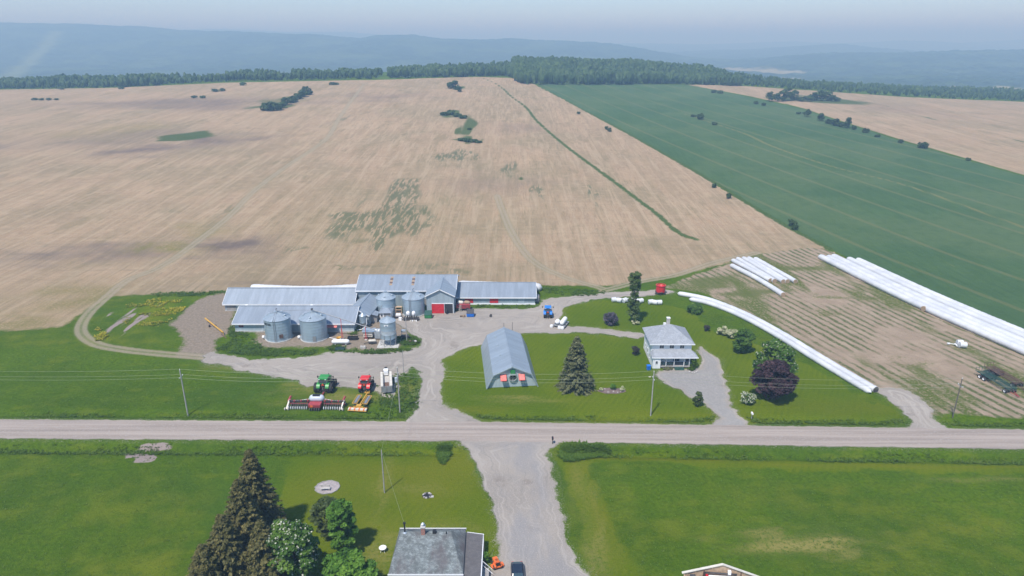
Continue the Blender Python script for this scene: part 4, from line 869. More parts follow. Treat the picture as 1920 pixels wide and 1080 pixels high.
# small feed bin
t = thing('feed_bin', 'small slim galvanised feed bin at the end of the feed shed', 'grain bin', (-38.6, 163.6, 0))
MB().lathe([(.9, 1.6), (.92, 1.65), (.9, 1.7), (.9, 3.6)], 24).build('wall_ring', 'galv', t, True); MB().lathe([(.94, 3.58), (.95, 3.62), (.2, 4.3), (.2, 4.4), (0, 4.42)], 24).build('roof', 'galv_roof', t); MB().lathe([(.88, 1.62), (.15, .7), (.15, .5)], 20).build('hopper_cone', 'galv_plain', t, True)
for k in range(4): a = R(45+90*k); MB().bar((.93*math.cos(a), .93*math.sin(a), 0), (.92*math.cos(a), .92*math.sin(a), 2.4), .08).build('leg', 'steel', t)
# grain dryer beside the hopper bin
t = thing('grain_dryer', 'cream and grey grain dryer with flat roofs beside the hopper bin', 'grain dryer', (-37.2, 156.6, 0))
MB().box(0, 2.3, 0, 2.0, .55, 2.0).build('housing', 'cream', t, bevel=.03); MB().box(-.25, 2.8, -.3, 2.3, 2.0, 2.12).build('top_sheet', 'galv_roof', t)
MB().box(.2, 2.1, -.05, -.003, .9, 1.05).build('seam', 'dark_steel', t)
MB().box(2.9, 4.3, -.4, 1.4, .3, 2.3).build('heat_box', 'galv_plain', t, bevel=.03); MB().box(3.0, 3.5, -.2, .3, 2.3, 2.6).build('stack', 'white', t); MB().box(3.7, 4.2, -.2, .4, 2.3, 2.5).build('stack', 'white', t)
MB().box(4.3, 5.6, .6, 2.6, .3, 2.7).build('column', 'galv', t); MB().box(4.2, 5.3, 2.7, 3.6, 2.2, 2.8).build('cap_box', 'white', t)
for x, y in ((.15, .15), (2.1, .15), (.15, 1.8), (2.1, 1.8), (3.0, -.3), (4.2, -.3)): MB().box(x-.06, x+.06, y-.06, y+.06, 0, .56).build('leg', 'dark_steel', t)
for x in (4.5, 5.4): MB().box(x-.07, x+.07, 1.0, 2.2, 0, .3).build('skid', 'dark_steel', t)
MB().box(4.22, 5.32, 2.61, 3.55, 0, 2.2).build('rear_frame', 'wall_wood', t)
t = thing('pump_trailer', 'low cream pump on a small trailer below the grain dryer', 'machine', (-35.6, 153.8, 0))
capsule(MB(), (.2, .1, .75), (2.1, .3, .75), .32).build('barrel', 'cream', t, True); MB().bar((-.9, -.3, .2), (.5, 0, .45), .12).build('drawbar', 'dark_steel', t); MB().box(.1, 2.1, -.25, .55, .35, .5).build('frame', 'dark_steel', t)
for y in (-.35, .65): MB().cyl((1.1, y, .32), .32, .16, 'y', 14).build('wheel', 'rubber', t)
t = thing('conveyor_frame', 'grey conveyor frame standing right of the hopper bin', 'machine', (-27.2, 156.6, 0))
MB().box(-.6, 1.4, 0, .7, .5, .95).build('trough_body', 'dark_steel', t); MB().box(-.5, .5, .3, 1.1, 1.7, 2.2).build('motor_box', 'galv_plain', t)
for x in (-.5, .8): MB().box(x, x+.1, .1, .2, 0, 2.6).build('upright', 'steel', t)
MB().bar((-.45, .2, 1.9), (.9, .2, 1.9), .08).build('cross_bar', 'steel', t)
for i, (x, y, r) in enumerate(((-25.3, 154.9, .34), (-24.5, 155.1, .3), (-23.9, 154.7, .4))):
    t = thing('scrap_part', ['rusty gearbox lying beside the light pole base', 'rusty bracket lying between gearbox and pale slab', 'pale machine housing lying nearest the light pole base'][i], 'scrap', (x, y, 0), i)
    MB().box(-r, r, -r*.6, r*.6, 0, r*1.1).build('casing', ['rusty', 'dark_steel', 'stone'][i], t, bevel=.05); MB().cyl((0, -r*.6, r*.55), r*.45, .2, 'y', 12).build('flange', 'rusty', t)
# machine with white tanks in front of bin D
t = thing('spray_rig', 'dark sprayer frame with two white tanks standing in front of a grain bin', 'sprayer', (-27.0, 169.2, 0))
MB().box(-2.1, 2.1, -.7, .7, .35, .5).build('deck', 'dark_steel', t)
for s in (-.75, .75): capsule(MB(), (s, 0, 1.2), (s, 0, 2.55), .52).build('tank', 'white', t, True)
for x in (-2.0, -.9, .1, 1.0, 1.95):
    MB().box(x-.05, x+.05, -.72, -.64, .35, 1.9).build('upright', 'dark_steel', t)
m = MB()
for i in range(6): x = -1.5+i*.6; m.lathe([(.05, 0), (.2, .1), (.2, .8), (0, .95)], 10, (x, -.35, .5))
m.build('hose_reels', 'dark_steel', t)
for x in (-1.8, 1.8):
    for y in (-.55, .55): MB().cyl((x, y, .35), .35, .2, 'x', 14).build('wheel', 'rubber', t)
for i in range(4): MB().box(-.2+i*.5, .15+i*.5, -1.15, -.8, 0, .3).build('crate', 'white' if i % 2 else 'cream', t)
MB().box(-3.3, -2.5, -.5, .2, .0, .75).build('water_box', 'white', t)
t = thing('utility_cart', 'small white tank cart parked between the two rear grain bins', 'cart', (-30.6, 170.6, 0))
MB().box(-.9, .9, -.5, .5, .4, .55).build('deck', 'rusty', t); MB().box(-.7, .7, -.4, .4, .55, 1.25).build('tank', 'white', t, bevel=.1)
for x in (-.6, .6):
    for y in (-.5, .5): MB().cyl((x, y, .3), .3, .16, 'y', 12).build('wheel', 'rubber', t)
MB().bar((-.9, 0, .45), (-1.9, -.3, .2), .08).build('drawbar', 'rusty', t)
t = thing('pallet_rack', 'wooden rack with dark machine parts standing between the two rear grain bins', 'rack', (-30.9, 173.4, 0))
for x in (-.8, .8):
    for y in (-.4, .4): MB().box(x-.06, x+.06, y-.06, y+.06, 0, 2.2).build('post', 'wood', t)
for z in (.5, 1.3, 2.1): MB().box(-.9, .9, -.5, .5, z, z+.08).build('shelf', 'wood', t)
MB().box(-.6, .6, -.35, .35, .58, 1.2).build('stored_parts', 'dark_steel', t)
# dumpsters
def dumpster(label, loc, w, mat, lid, rz=0):
    t = thing('dumpster', label, 'dumpster', loc, rz)
    MB().prism([(-.8, .12), (.75, .12), (.85, 1.05), (-.95, 1.05)], -w/2, w/2, 'x').build('container', mat, t)
    MB().slab([(-w/2-.04, -.98, 1.1), (w/2+.04, -.98, 1.1), (w/2+.04, .9, 1.75), (-w/2-.04, .9, 1.75)], .07).build('lid', lid, t)
    MB().prism([(.86, 1.06), (-.94, 1.06), (.86, 1.68)], -w/2+.02, w/2-.02, 'x').build('hood', mat, t)
    for s in (-1, 1): MB().box(s*w/2-.02*(s < 0)-.1*(s < 0), s*w/2+.12*(s > 0), -.3, .3, .6, .8).build('lifting_pocket', mat, t)
    for s in (-w*.38, w*.38): MB().box(s-.08, s+.08, -.7, .7, 0, .13).build('skid', 'dark_steel', t)
dumpster('green dumpster with dark lid standing beside the red sliding door', (-22.6, 170.9, 0), 1.9, 'bin_green', 'dark_green')
dumpster('bright blue dumpster with grey lid standing before the low barn', (-11.3, 171.9, 0), 1.9, 'bin_blue', 'dark_steel')
# feed mixer by the wing
t = thing('feed_mixer', 'tan and dark red feed mixer with ladder beside the barn wing', 'machine', (-13.6, 176.6, 0))
MB().prism([(-1.0, .7), (1.0, .7), (1.2, 1.9), (-1.2, 1.9)], -1.8, 2.0, 'x').build('tub', 'dull_red', t)
for x, m_ in ((-1.5, 'cream'), (.3, 'straw')): capsule(MB(), (x, .0, 2.25), (x+1.7, .0, 2.1), .5).build('hood', m_, t, True)
m = MB()
for s in (-.25, .25): m.bar((-.7+s, -1.6, 0), (-.7+s, -1.2, 2.0), .06)
for i in range(6): m.bar((-.95, -1.55+.065*i, .25+.3*i), (-.45, -1.55+.065*i, .25+.3*i), .05)
m.build('ladder', 'cream', t)
for x in (-1.2, 1.3): MB().cyl((x, -.9, .5), .5, .3, 'y', 16).build('wheel', 'rubber', t); MB().cyl((x, .9, .5), .5, .3, 'y', 16).build('wheel', 'rubber', t)
MB().box(-1.8, 2.0, -.7, .7, .45, .7).build('frame', 'dark_steel', t)
for i, (x, y) in enumerate(((-14.0, 171.2), (-13.2, 171.0), (-5.8, 171.2))):
    t = thing('spare_part', ['tan wooden spool lying on the yard left of the blue dumpster', 'small tan drum lying beside the wooden spool', 'dark gate part lying alone right of the blue dumpster'][i], 'scrap', (x, y, 0), i*.7)
    MB().cyl((0, 0, .35), .35, .08, 'x', 14).build('disc', 'straw' if i < 2 else 'dark_steel', t); MB().cyl((.5, 0, .35), .35, .08, 'x', 14).build('disc', 'straw' if i < 2 else 'dark_steel', t); MB().cyl((.25, 0, .35), .15, .5, 'x', 10).build('core', 'rusty', t)
# ------------------------------------------------------------------ tractors and implements
def wheel(par, c, r, w, rim_mat, rim=.55, lugs=22, name='wheel', face=1):
    """tyre with lugs, rim set in it; axle along x"""
    m = MB().lathe([(r*rim, -w*.42), (r*.86, -w*.5), (r*.97, -w*.42), (r, -w*.2), (r, w*.2), (r*.97, w*.42), (r*.86, w*.5), (r*rim, w*.42), (r*rim, -w*.42)], 24)
    for k in range(lugs):
        a = 2*math.pi*k/lugs
        for s in (-1, 1):
            b = a+s*.06; ca, sa = math.cos(b), math.sin(b); q = r*1.03; z = s*w*.22; hw = w*.2
            m.raw([(q*math.cos(b-.05), q*math.sin(b-.05), z-hw), (q*math.cos(b+.05), q*math.sin(b+.05), z-hw), (q*math.cos(b+.05+s*.1), q*math.sin(b+.05+s*.1), z+hw), (q*math.cos(b-.05+s*.1), q*math.sin(b-.05+s*.1), z+hw),
                   (q*.96*math.cos(b-.05), q*.96*math.sin(b-.05), z-hw), (q*.96*math.cos(b+.05), q*.96*math.sin(b+.05), z-hw), (q*.96*math.cos(b+.05+s*.1), q*.96*math.sin(b+.05+s*.1), z+hw), (q*.96*math.cos(b-.05+s*.1), q*.96*math.sin(b-.05+s*.1), z+hw)],
                  [(0,1,2,3),(0,4,5,1),(1,5,6,2),(2,6,7,3),(3,7,4,0)])
    o = m.build(name, 'rubber', par, True); o.rotation_euler = (0, R(90), 0); o.location = c
    q = MB().lathe([(r*rim*1.01, -w*.36), (r*rim*.9, -w*.3), (r*rim*.8, 0), (r*.22, w*.06), (r*.2, w*.22), (0, w*.22)], 20).build('rim', rim_mat, o, True)
    MB().lathe([(r*rim*1.01, -w*.40), (r*rim*.8, -.01), (0, -.02)], 20).build('rim_back', rim_mat, o)
    return o
def tractor(label, loc, rz, mat, rim, duals=False, smv=True, sc=1.0, roof=None):
    """front towards local +y"""
    t = thing('tractor', label, 'tractor', loc, rz); roof = roof or mat
    MB().prism([(-.2, .75), (2.9, .85), (3.2, 1.0), (3.25, 1.6), (2.6, 1.85), (.9, 1.95), (-.2, 1.9)], -.42, .42, 'x').build('hood', mat, t, bevel=.06)
    MB().box(-.36, .36, -1.1, 2.6, .55, .95).build('chassis', 'dark_steel', t)
    MB().box(-.38, .38, 3.2, 3.28, 1.0, 1.55).build('grille', 'black', t)
    for s in (-1, 1): MB().box(s*.27-.1, s*.27+.1, 3.26, 3.31, 1.35, 1.52).build('headlight', 'trim_white', t)
    MB().prism([(-1.05, 1.35), (.55, 1.25), (.75, 1.95), (.55, 2.75), (-.95, 2.75), (-1.1, 2.0)], -.78, .78, 'x').build('cab_glass', 'glass', t)
    m = MB()
    for s in (-1, 1):
        for (y0, z0, y1, z1) in ((-1.08, 1.3, -1.12, 2.0), (-1.12, 2.0, -.97, 2.78), (.78, 1.95, .57, 2.78), (.57, 1.2, .78, 1.95), (-.2, 1.3, -.2, 2.76)): m.bar((s*.80, y0, z0), (s*.80, y1, z1), .09)
    m.bar((-.8, -1.12, 1.95), (.8, -1.12, 1.95), .07); m.build('cab_frame', mat, t)
    MB().box(-.9, .9, -1.2, .8, 2.76, 2.98).build('cab_roof', roof, t, bevel=.07)
    MB().box(-.78, .78, -1.08, .55, 1.0, 1.36).build('cab_floor', 'dark_steel', t)
    MB().box(-.25, .25, -.75, -.25, 1.4, 2.2).build('seat', 'black', t, bevel=.05)
    for s in (-.6, .6): MB().box(s-.13, s+.13, -1.26, -1.2, 2.8, 2.92).build('work_light', 'trim_white', t)
    MB().bar((.0, .0, 2.98), (.0, .0, 3.0), .5, .3).build('roof_hatch', roof, t)
    for s in (-1, 1):
        c = [(1.05*math.cos(a), 1.05*math.sin(a)) for a in [R(q) for q in range(20, 161, 20)]]
        MB().prism([(-.75+p, .92+q) for p, q in c]+[(-.75+p*.93, .92+q*.93) for p, q in reversed(c)], *( (.52, 1.18) if s > 0 else (-1.18, -.52)), 'x').build('fender', mat, t)
        MB().box(s*1.0-.12, s*1.0+.12, -1.66, -1.58, 1.28, 1.45).build('tail_light', 'tr_red', t)
        m = MB().bar((s*.82, .6, 2.55), (s*1.45, .75, 2.5), .05); m.cbox((s*1.48, .72, 2.45), (.2, .08, .42)); m.build('mirror', 'black', t)
    MB().tube([(.62, .95, 1.4), (.62, .95, 3.1)], .07, 10).build('exhaust', 'black', t)
    for s in (-1, 1):
        wheel(t, (s*.88, -.75, .93), .93, .52, rim)
        if duals: wheel(t, (s*1.50, -.75, .93), .93, .52, rim)
        wheel(t, (s*.85, 2.05, .66), .66, .42, rim, lugs=18)
        if duals: wheel(t, (s*1.38, 2.05, .66), .66, .38, rim, lugs=18)
    MB().tube([(-1.6 if duals else -.9, -.75, .93), (1.6 if duals else .9, -.75, .93)], .13, 10).build('rear_axle', 'dark_steel', t); MB().tube([(-.9, 2.05, .66), (.9, 2.05, .66)], .1, 10).build('front_axle', 'dark_steel', t)
    m = MB()
    for s in (-.38, .38): m.bar((s, -1.0, .6), (s*1.2, -1.9, .55), .1)
    m.bar((0, -1.0, .45), (0, -1.95, .42), .14); m.bar((0, -1.1, 1.2), (0, -1.7, .9), .09); m.build('hitch', 'dark_steel', t)
    if smv:
        o = MB().prism([(-.3, 1.6), (.3, 1.6), (0, 2.1)], -1.30, -1.26, 'y').build('slow_vehicle_sign', 'orange', t); MB().prism([(-.19, 1.66), (.19, 1.66), (0, 1.98)], -1.32, -1.301, 'y').build('sign_centre', 'tr_red', o)
    t.scale = (sc,)*3; return t
tractor('green tractor with dual rear wheels hitched to the wide planter', (-39.9, 130.0, 0), R(-2), 'green', 'yellow', True, sc=1.12)
tractor('red tractor hitched to the yellow folding roller', (-31.2, 130.0, 0), R(-2), 'tr_red', 'trim_white', False, sc=1.06)
tractor('blue tractor parked alone beside the low barn', (9.7, 171.6, 0), R(-3), 'blue', 'trim_white', False, sc=1.0)
# wide planter
t = thing('planter', 'wide dark red planter with pale grey tank and rows of white discs', 'planter', (-39.8, 122.6, 0), R(-1))
MB().bar((0, 5.6, .45), (0, 1.0, .7), .2).build('tongue', 'dull_red', t); MB().box(-5.9, 5.9, .35, .6, .95, 1.2).build('toolbar', 'dark_steel', t)
MB().box(-5.8, -1.5, .0, .15, .75, .9).build('rear_bar', 'dull_red', t); MB().box(1.5, 5.8, .0, .15, .75, .9).build('rear_bar', 'dull_red', t)
capsule(MB(), (-1.55, .75, 1.75), (1.55, .75, 1.75), .72).build('seed_tank', 'tank_grey', t, True); MB().box(-.75, .75, .3, 1.1, 2.40, 2.52).build('tank_lid', 'black', t)
for x in (-1.0, 0, 1.0): MB().box(x-.04, x+.04, .0, 1.5, 1.0, 1.12).build('tank_cradle', 'black', t)
MB().prism([(-1.4, .75), (-.2, .75), (.1, 1.35), (-1.5, 1.35)], -1.2, 1.2, 'x').build('hopper', 'dull_red', t); MB().box(-.75, -.25, -1.55, -1.45, .9, 1.3).build('warning_board', 'orange', t)
for i in range(9):
    for s in (-1, 1):
        x = s*(1.75+i*.46); u = MB().bar((x, .35, 1.0), (x, -.75, .55), .12, .16).build('row_unit', 'dark_steel', t)
        MB().box(x-.13, x+.13, .1, .5, 1.15, 1.5).build('seed_box', 'dull_red' if i % 3 == 0 else 'dark_steel', u); MB().cyl((x, -.85, .34), .32, .08, 'x', 14).build('disc', 'white', u); MB().cyl((x+.08, -.45, .30), .28, .05, 'x', 12).build('coulter', 'steel', u)
for i in range(5): x = -.92+i*.46; u = MB().bar((x, .2, .95), (x, -1.3, .5), .14, .2).build('row_unit', 'dull_red', t); MB().cyl((x, -1.35, .34), .34, .1, 'x', 12).build('disc', 'dark_steel', u)
for x in (-5.4, -1.9, 2.1, 5.4):
    w_ = MB().cyl((x, 1.2, .5), .5, .3, 'x', 16).build('gauge_wheel', 'dull_red', t); MB().cyl((x+.2, 1.2, .5), .26, .1, 'x', 12).build('hub', 'white', w_)
    MB().bar((x, 1.2, .5), (x, .5, 1.6), .16).build('wheel_arm', 'dull_red', t)
for x in (-5.9, 5.2):
    m = MB().bar((x+.1, -1.1, .2), (x+.35, .5, 1.5), .3, .12); m.build('marker_arm', 'cream', t); MB().bar((x+.1, .4, 1.2), (x+.6, 1.0, 2.1), .35, .25).build('marker_frame', 'dull_red', t)
    for q in (-.15, .5): MB().cyl((x+q, -1.2, .3), .3, .12, 'x', 14).build('marker_disc', 'cream', t)
for s in (-1, 1): MB().tube([(s*1.3, .9, 1.5), (s*3.5, .5, 1.35), (s*5.2, .4, 1.3)], .05, 6).build('hose', 'white', t)
# yellow folding roller
t = thing('folding_roller', 'yellow folding roller with two long grey rolls and wide cream rear bar', 'roller', (-31.1, 121.3, 0), R(-6))
MB().bar((0, 7.2, .5), (0, .3, .6), .22).build('tongue', 'yellow', t); MB().bar((-.55, 6.2, .7), (.55, 6.2, .7), .16).build('head_bar', 'yellow', t)
m = MB().bar((-.5, 6.2, .7), (-.35, 7.0, .75), .1); m.bar((.5, 6.2, .7), (.35, 7.0, .75), .1); m.build('head_frame', 'yellow', t)
for s in (-1, 1):
    MB().cyl((s*1.05, 2.9, .75), .36, 3.0, 'y', 18).build('roll', 'steel', t)
    m = MB()
    for x in (s*1.52, s*.58): m.bar((x, 1.2, .95), (x, 4.7, .95), .12)
    for y in (1.2, 4.7): m.bar((s*.52, y, .95), (s*1.58, y, .95), .12)
    m.build('roll_frame', 'yellow', t); MB().bar((s*.1, 1.0, .6), (s*1.0, .2, .7), .16).build('wing_strut', 'yellow', t)
    for x in (s*1.35, s*1.75): MB().cyl((x, .45, .38), .38, .22, 'x', 14).build('wheel', 'rubber', t)
MB().box(-1.9, 1.9, -.55, .1, .35, .6).build('rear_bar', 'cream', t)
for x in (-1.9, -.95, .0, .95): MB().box(x+.3, x+.55, -.6, .12, .34, .63).build('hazard_stripe', 'orange', t)
m = MB().bar((-1.95, -.6, .3), (1.95, -.6, .3), .12); m.bar((-1.95, .15, .62), (1.95, .15, .62), .12); m.build('bar_frame', 'yellow', t); MB().bar((-.35, 0, .7), (.35, 1.2, .8), .2).build('pivot', 'yellow', t); MB().box(-.5, .5, .3, 1.1, .5, .9).build('carriage', 'yellow', t)
# spreader trailer
t = thing('spreader_trailer', 'long pale grey box trailer with black pointed front end', 'trailer', (-26.4, 128.2, 0), R(11))
MB().prism([(-.55, .85), (.55, .85), (1.15, 1.9), (1.02, 1.9), (.48, 1.0), (-.48, 1.0), (-1.02, 1.9), (-1.15, 1.9)], 0, 6.6, 'y').build('box', 'trailer_grey', t)
for s in (-1, 1): MB().box(min(s*1.2, s*.72), max(s*1.2, s*.72), 0, 6.7, 1.9, 1.98).build('side_board', 'cream', t)
MB().box(-.5, .5, .1, 3.4, 1.0, 1.06).build('residue', 'rusty', t); MB().box(-1.15, 1.15, 6.6, 6.7, .9, 1.95).build('front_wall', 'cream', t)
for x in (-1.15, .03): MB().box(x, x+1.12, -.12, -.003, .5, 1.85).build('tail_gate', 'steel', t)
MB().prism([(-.95, 6.7), (.95, 6.7), (.75, 8.6), (.25, 9.9), (-.25, 9.9), (-.75, 8.6)], .7, 1.25, 'z').build('front_frame', 'black', t, bevel=.08); MB().box(-.5, .5, 6.3, 7.6, 1.25, 2.35).build('engine_box', 'white', t, bevel=.08)
MB().prism([(-.45, 8.0), (.45, 8.0), (.25, 9.6), (-.25, 9.6)], 1.25, 1.75, 'z').build('nose', 'black', t); MB().bar((0, 9.8, .8), (0, 10.7, .5), .18).build('drawbar', 'black', t)
for s in (-1, 1):
    for y in (1.6, 2.8): wheel(t, (s*.95, y, .48), .48, .32, 'steel', lugs=12)
MB().box(-.95, .95, 1.2, 3.2, .55, .86).build('axle_frame', 'dark_steel', t); MB().box(-.25, .25, 3.2, 7.0, .6, .86).build('chassis', 'dark_steel', t)
# white tank trailer near the blue tractor
t = thing('tank_trailer', 'trailer of white tanks parked on the lawn edge near the blue tractor', 'trailer', (12.4, 164.2, 0), R(-22))
MB().box(-1.6, 1.6, -.6, 3.4, .45, .6).build('deck', 'steel', t)
for x, y0, y1, r in ((.55, -.3, 3.6, .62), (-.75, -.3, 1.4, .6)): capsule(MB(), (x, y0, 1.25), (x, y1, 1.35), r).build('tank', 'white', t, True)
for x, y in ((-1.9, -.9), (.3, -1.0), (1.1, -1.0)): MB().box(x-.4, x+.4, y-.35, y+.35, 0, .75).build('drum', 'white', t, bevel=.12)
for s in (-1, 1):
    for y in (.6, 2.2): MB().cyl((s*1.35, y, .38), .38, .24, 'x', 14).build('wheel', 'rubber', t)
MB().tube([(.7, 3.0, 1.9), (.7, 3.0, 3.0)], .03, 6).build('antenna', 'steel', t)
# red bagging machine
t = thing('bagging_machine', 'red round bagging machine at the head of the silage bag', 'machine', (43.9, 189.6, 0), R(-10))
MB().lathe([(1.15, -1.0), (1.35, -.9), (1.35, .9), (1.1, 1.0), (.7, .5), (0, .4)], 24).build('drum', 'red', t, True).location = (0, 0, 1.55)
MB().lathe([(1.38, 1.0), (1.5, 1.05), (1.5, 1.2), (1.3, 1.2)], 24).build('rim_ring', 'tr_red', t, True).location = (0, 0, 1.55)
MB().box(-1.2, 1.2, -.9, .9, .3, .6).build('frame', 'black', t)
for s in (-1, 1):
    for y in (-.7, .7): MB().cyl((s*1.3, y, .42), .42, .3, 'x', 14).build('wheel', 'rubber', t)
MB().bar((0, -.9, .45), (0, -2.4, .35), .15).build('drawbar', 'black', t); MB().bar((-1.6, -1.0, .3), (.6, -1.5, .9), .2).build('feed_chute', 'dark_steel', t)
# wrapped pair on small machine
t = thing('bale_wrapper', 'white bale wrapper with two white rolls standing alone in the sandy yard', 'machine', (109.3, 151.8, 0), R(-8))
MB().cyl((.3, -.35, .85), .7, 1.5, 'x', 18).build('wrapped_roll', 'wrap', t); MB().cyl((.1, .8, .95), .65, 1.3, 'x', 18).build('wrapped_roll', 'wrap', t)
m = MB().bar((-.6, .3, .5), (-2.3, .9, .5), .2, .12); m.bar((-.9, -.4, .4), (-.9, 1.0, .5), .2); m.build('arm', 'white', t); MB().box(-.7, 1.0, -.6, 1.0, .12, .3).build('frame', 'steel', t)
for y in (-.6, 1.0): MB().cyl((.2, y, .25), .25, .18, 'y', 12).build('wheel', 'rubber', t)
MB().box(-2.6, -2.0, .75, 1.1, .3, .6).build('control_box', 'white', t)
# bale trailers on the right
def flat_trailer(label, loc, rz, mat, L=9.5, rust=False):
    t = thing('bale_trailer', label, 'trailer', loc, rz); z = 1.0
    m = MB()
    for x in (-.75, .75): m.bar((x, 0, z), (x, L, z), .14, .2)
    m.build('chassis', mat, t)
    for i in range(int(L/.38)): y = .1+i*.38; MB().box(-1.2, 1.2, y, y+.07, z+.1, z+.2).build('slat', mat, t)
    for x in (-1.2, 1.2): MB().bar((x, 0, z+.22), (x, L, z+.22), .08).build('side_rail', mat, t)
    for x in (-1.1, -.37, .37, 1.1): MB().bar((x, L, z), (x, L+.15, z+1.0), .06).build('end_stake', mat, t)
    MB().bar((-1.1, L+.13, z+.9), (1.1, L+.13, z+.9), .06).build('end_rail', mat, t)
    for s in (-1, 1):
        for y in (L*.83, L*.70): wheel(t, (s*1.25, y, .5), .5, .35, 'white' if not rust else 'steel', lugs=10)
        wheel(t, (s*1.1, .6, .5), .5, .35, 'white', lugs=10)
    for y in (L*.83, L*.70, .6): MB().tube([(-1.25, y, .5), (1.25, y, .5)], .07, 8).build('axle', 'dark_steel', t)
    MB().box(-.6, .6, L*.64, L*.89, .52, .92).build('bogie', 'dark_steel', t); MB().box(-.4, .4, .3, .9, .52, .92).build('turntable', 'dark_steel', t)
    m = MB().bar((-.45, 0, .5), (0, -2.0, .35), .12); m.bar((.45, 0, .5), (0, -2.0, .35), .12); m.build('drawbar', 'dull_red' if not rust else 'rusty', t)
    return t
gA, gB = G(1885, 737), G(1833, 706)
dv = (gB-gA); rzt = math.atan2(-dv.x, dv.y)
flat_trailer('dark green slatted bale trailer with white wheels and red drawbar', (gA.x+1.0, gA.y-.4, 0), rzt, 'dark_green', max(8.0, dv.length*1.15))
flat_trailer('rusty brown bale trailer parked behind the green one', (gA.x+4.3, gA.y+2.2, 0), rzt, 'rusty', max(8.0, dv.length*1.1), True)
# yellow auger on the earth by the low shed
t = thing('yellow_auger', 'yellow auger tube lying on bare earth left of the feed shed', 'auger', tuple(G(408, 636)))
a0, a1 = G(386, 604)-G(408, 636), G(419, 628)-G(408, 636)
MB().tube([(a0.x, a0.y, 1.1), (a1.x, a1.y, .7)], .2, 10).build('tube', 'yellow', t); mid = a0.lerp(a1, .4)
for s in (-.8, .8): MB().cyl((mid.x+s, mid.y, .35), .35, .2, 'x', 12).build('wheel', 'rubber', t)
m = MB()
for s in (-.75, .75): m.bar((mid.x+s, mid.y, .35), (mid.x, mid.y, .85), .08)
m.build('axle_frame', 'dull_red', t); MB().bar((a1.x, a1.y, .7), (a1.x+.1, a1.y-.1, 0), .12).build('stand', 'yellow', t); MB().bar((a1.x-.8, a1.y+.5, .1), (a1.x+1.6, a1.y-2.2, .05), .18).build('loose_pipe', 'rusty', t)

# ------------------------------------------------------------------ car, mower and small things by the neighbour's house
t = thing('car', 'dark blue car parked on the gravel drive', 'car', (.8, 75.6, 0), R(2.5))
secs = [(-2.2, .62, .86), (-2.1, .8, .93), (-1.2, .92, .98), (1.3, .95, .98), (2.1, .86, .9), (2.3, .72, .70)]
def hull(secs, z0, name, mat, top=None):
    v, f = [], []
    for y, w_, z1 in secs:
        v += [(-w_, y, z0), (-w_*1.0, y, z0+(z1-z0)*.55), (-w_*.9, y, z1), (w_*.9, y, z1), (w_, y, z0+(z1-z0)*.55), (w_, y, z0)]
    for i in range(len(secs)-1):
        for k in range(5): a = i*6+k; f.append((a, a+1, a+7, a+6))
        f.append((i*6+5, i*6, i*6+6, i*6+11))
    f.append(tuple(range(6))); f.append(tuple(reversed(range((len(secs)-1)*6, len(secs)*6)))); return MB().raw(v, f).build(name, mat, t, True)
hull(secs, .3, 'body', 'car_paint'); hull([(-1.35, .82, .99), (-.75, .70, 1.42), (1.0, .68, 1.44), (2.0, .74, 1.0)], .92, 'cabin_glass', 'car_glass')
MB().raw([(-.62,-.55,1.46),(.62,-.55,1.46),(.62,1.1,1.475),(-.62,1.1,1.475),(-.68,-.7,1.40),(.68,-.7,1.40),(.68,1.25,1.40),(-.68,1.25,1.40)], [(0,1,2,3),(0,4,5,1),(1,5,6,2),(2,6,7,3),(3,7,4,0)]).build('roof', 'car_paint', t)
m = MB()
for s in (-1, 1): m.bar((s*.80, -1.32, .98), (s*.68, -.72, 1.43), .07); m.bar((s*.74, 1.9, 1.0), (s*.66, 1.15, 1.43), .08); m.bar((s*.72, .25, .98), (s*.68, .25, 1.43), .08)
m.build('pillar', 'car_paint', t)
for s in (-1, 1):
    MB().box(s*1.02-.1, s*1.02+.1, -.95, -.8, .92, 1.05).build('mirror', 'car_paint', t, bevel=.03)
    for y in (-1.4, 1.35): wheel(t, (s*.82, y, .33), .33, .22, 'steel', lugs=4)
    MB().box(s*.62-.15, s*.62+.15, -2.2, -2.12, .62, .78).build('headlight', 'trim_white', t); MB().box(s*.62-.15, s*.62+.15, 2.1, 2.27, .66, .8).build('tail_light', 'tr_red', t)
MB().box(-.26, .26, -2.24, -2.18, .42, .54).build('number_plate', 'white', t)
t = thing('ride_on_mower', 'orange ride-on mower parked beside the drive', 'mower', (-2.2, 77.9, 0), R(20))
MB().box(-.55, .55, -.9, .2, .35, .6).build('deck', 'orange', t, bevel=.06); MB().box(-.35, .35, -.4, .9, .45, .95).build('hood', 'orange', t, bevel=.08); MB().box(-.25, .25, -.75, -.3, .6, .75).build('seat', 'black', t); MB().box(-.25, .25, -.85, -.75, .75, 1.2).build('seat_back', 'black', t)
for s in (-1, 1): MB().cyl((s*.5, -.55, .32), .32, .28, 'x', 16).build('wheel', 'rubber', t); MB().cyl((s*.45, .65, .22), .22, .18, 'x', 14).build('wheel', 'rubber', t); MB().box(s*.45-.12, s*.45+.12, -.95, -.2, .62, .7).build('fender', 'orange', t); MB().bar((s*.3, -.9, .6), (s*.3, -.95, 1.5), .05).build('roll_bar', 'black', t)
MB().lathe([(.15, -.02), (.18, 0), (.15, .02), (.15, -.02)], 14, (0, .0, 1.1)).build('steering_wheel', 'black', t)
MB().bar((0, .25, .9), (0, .02, 1.1), .05).build('steering_column', 'black', t); MB().box(-.9, -.55, -.6, .1, .2, .4).build('cutter_wing', 'orange', t); MB().box(.55, .95, -.6, .1, .2, .4).build('cutter_wing', 'orange', t)
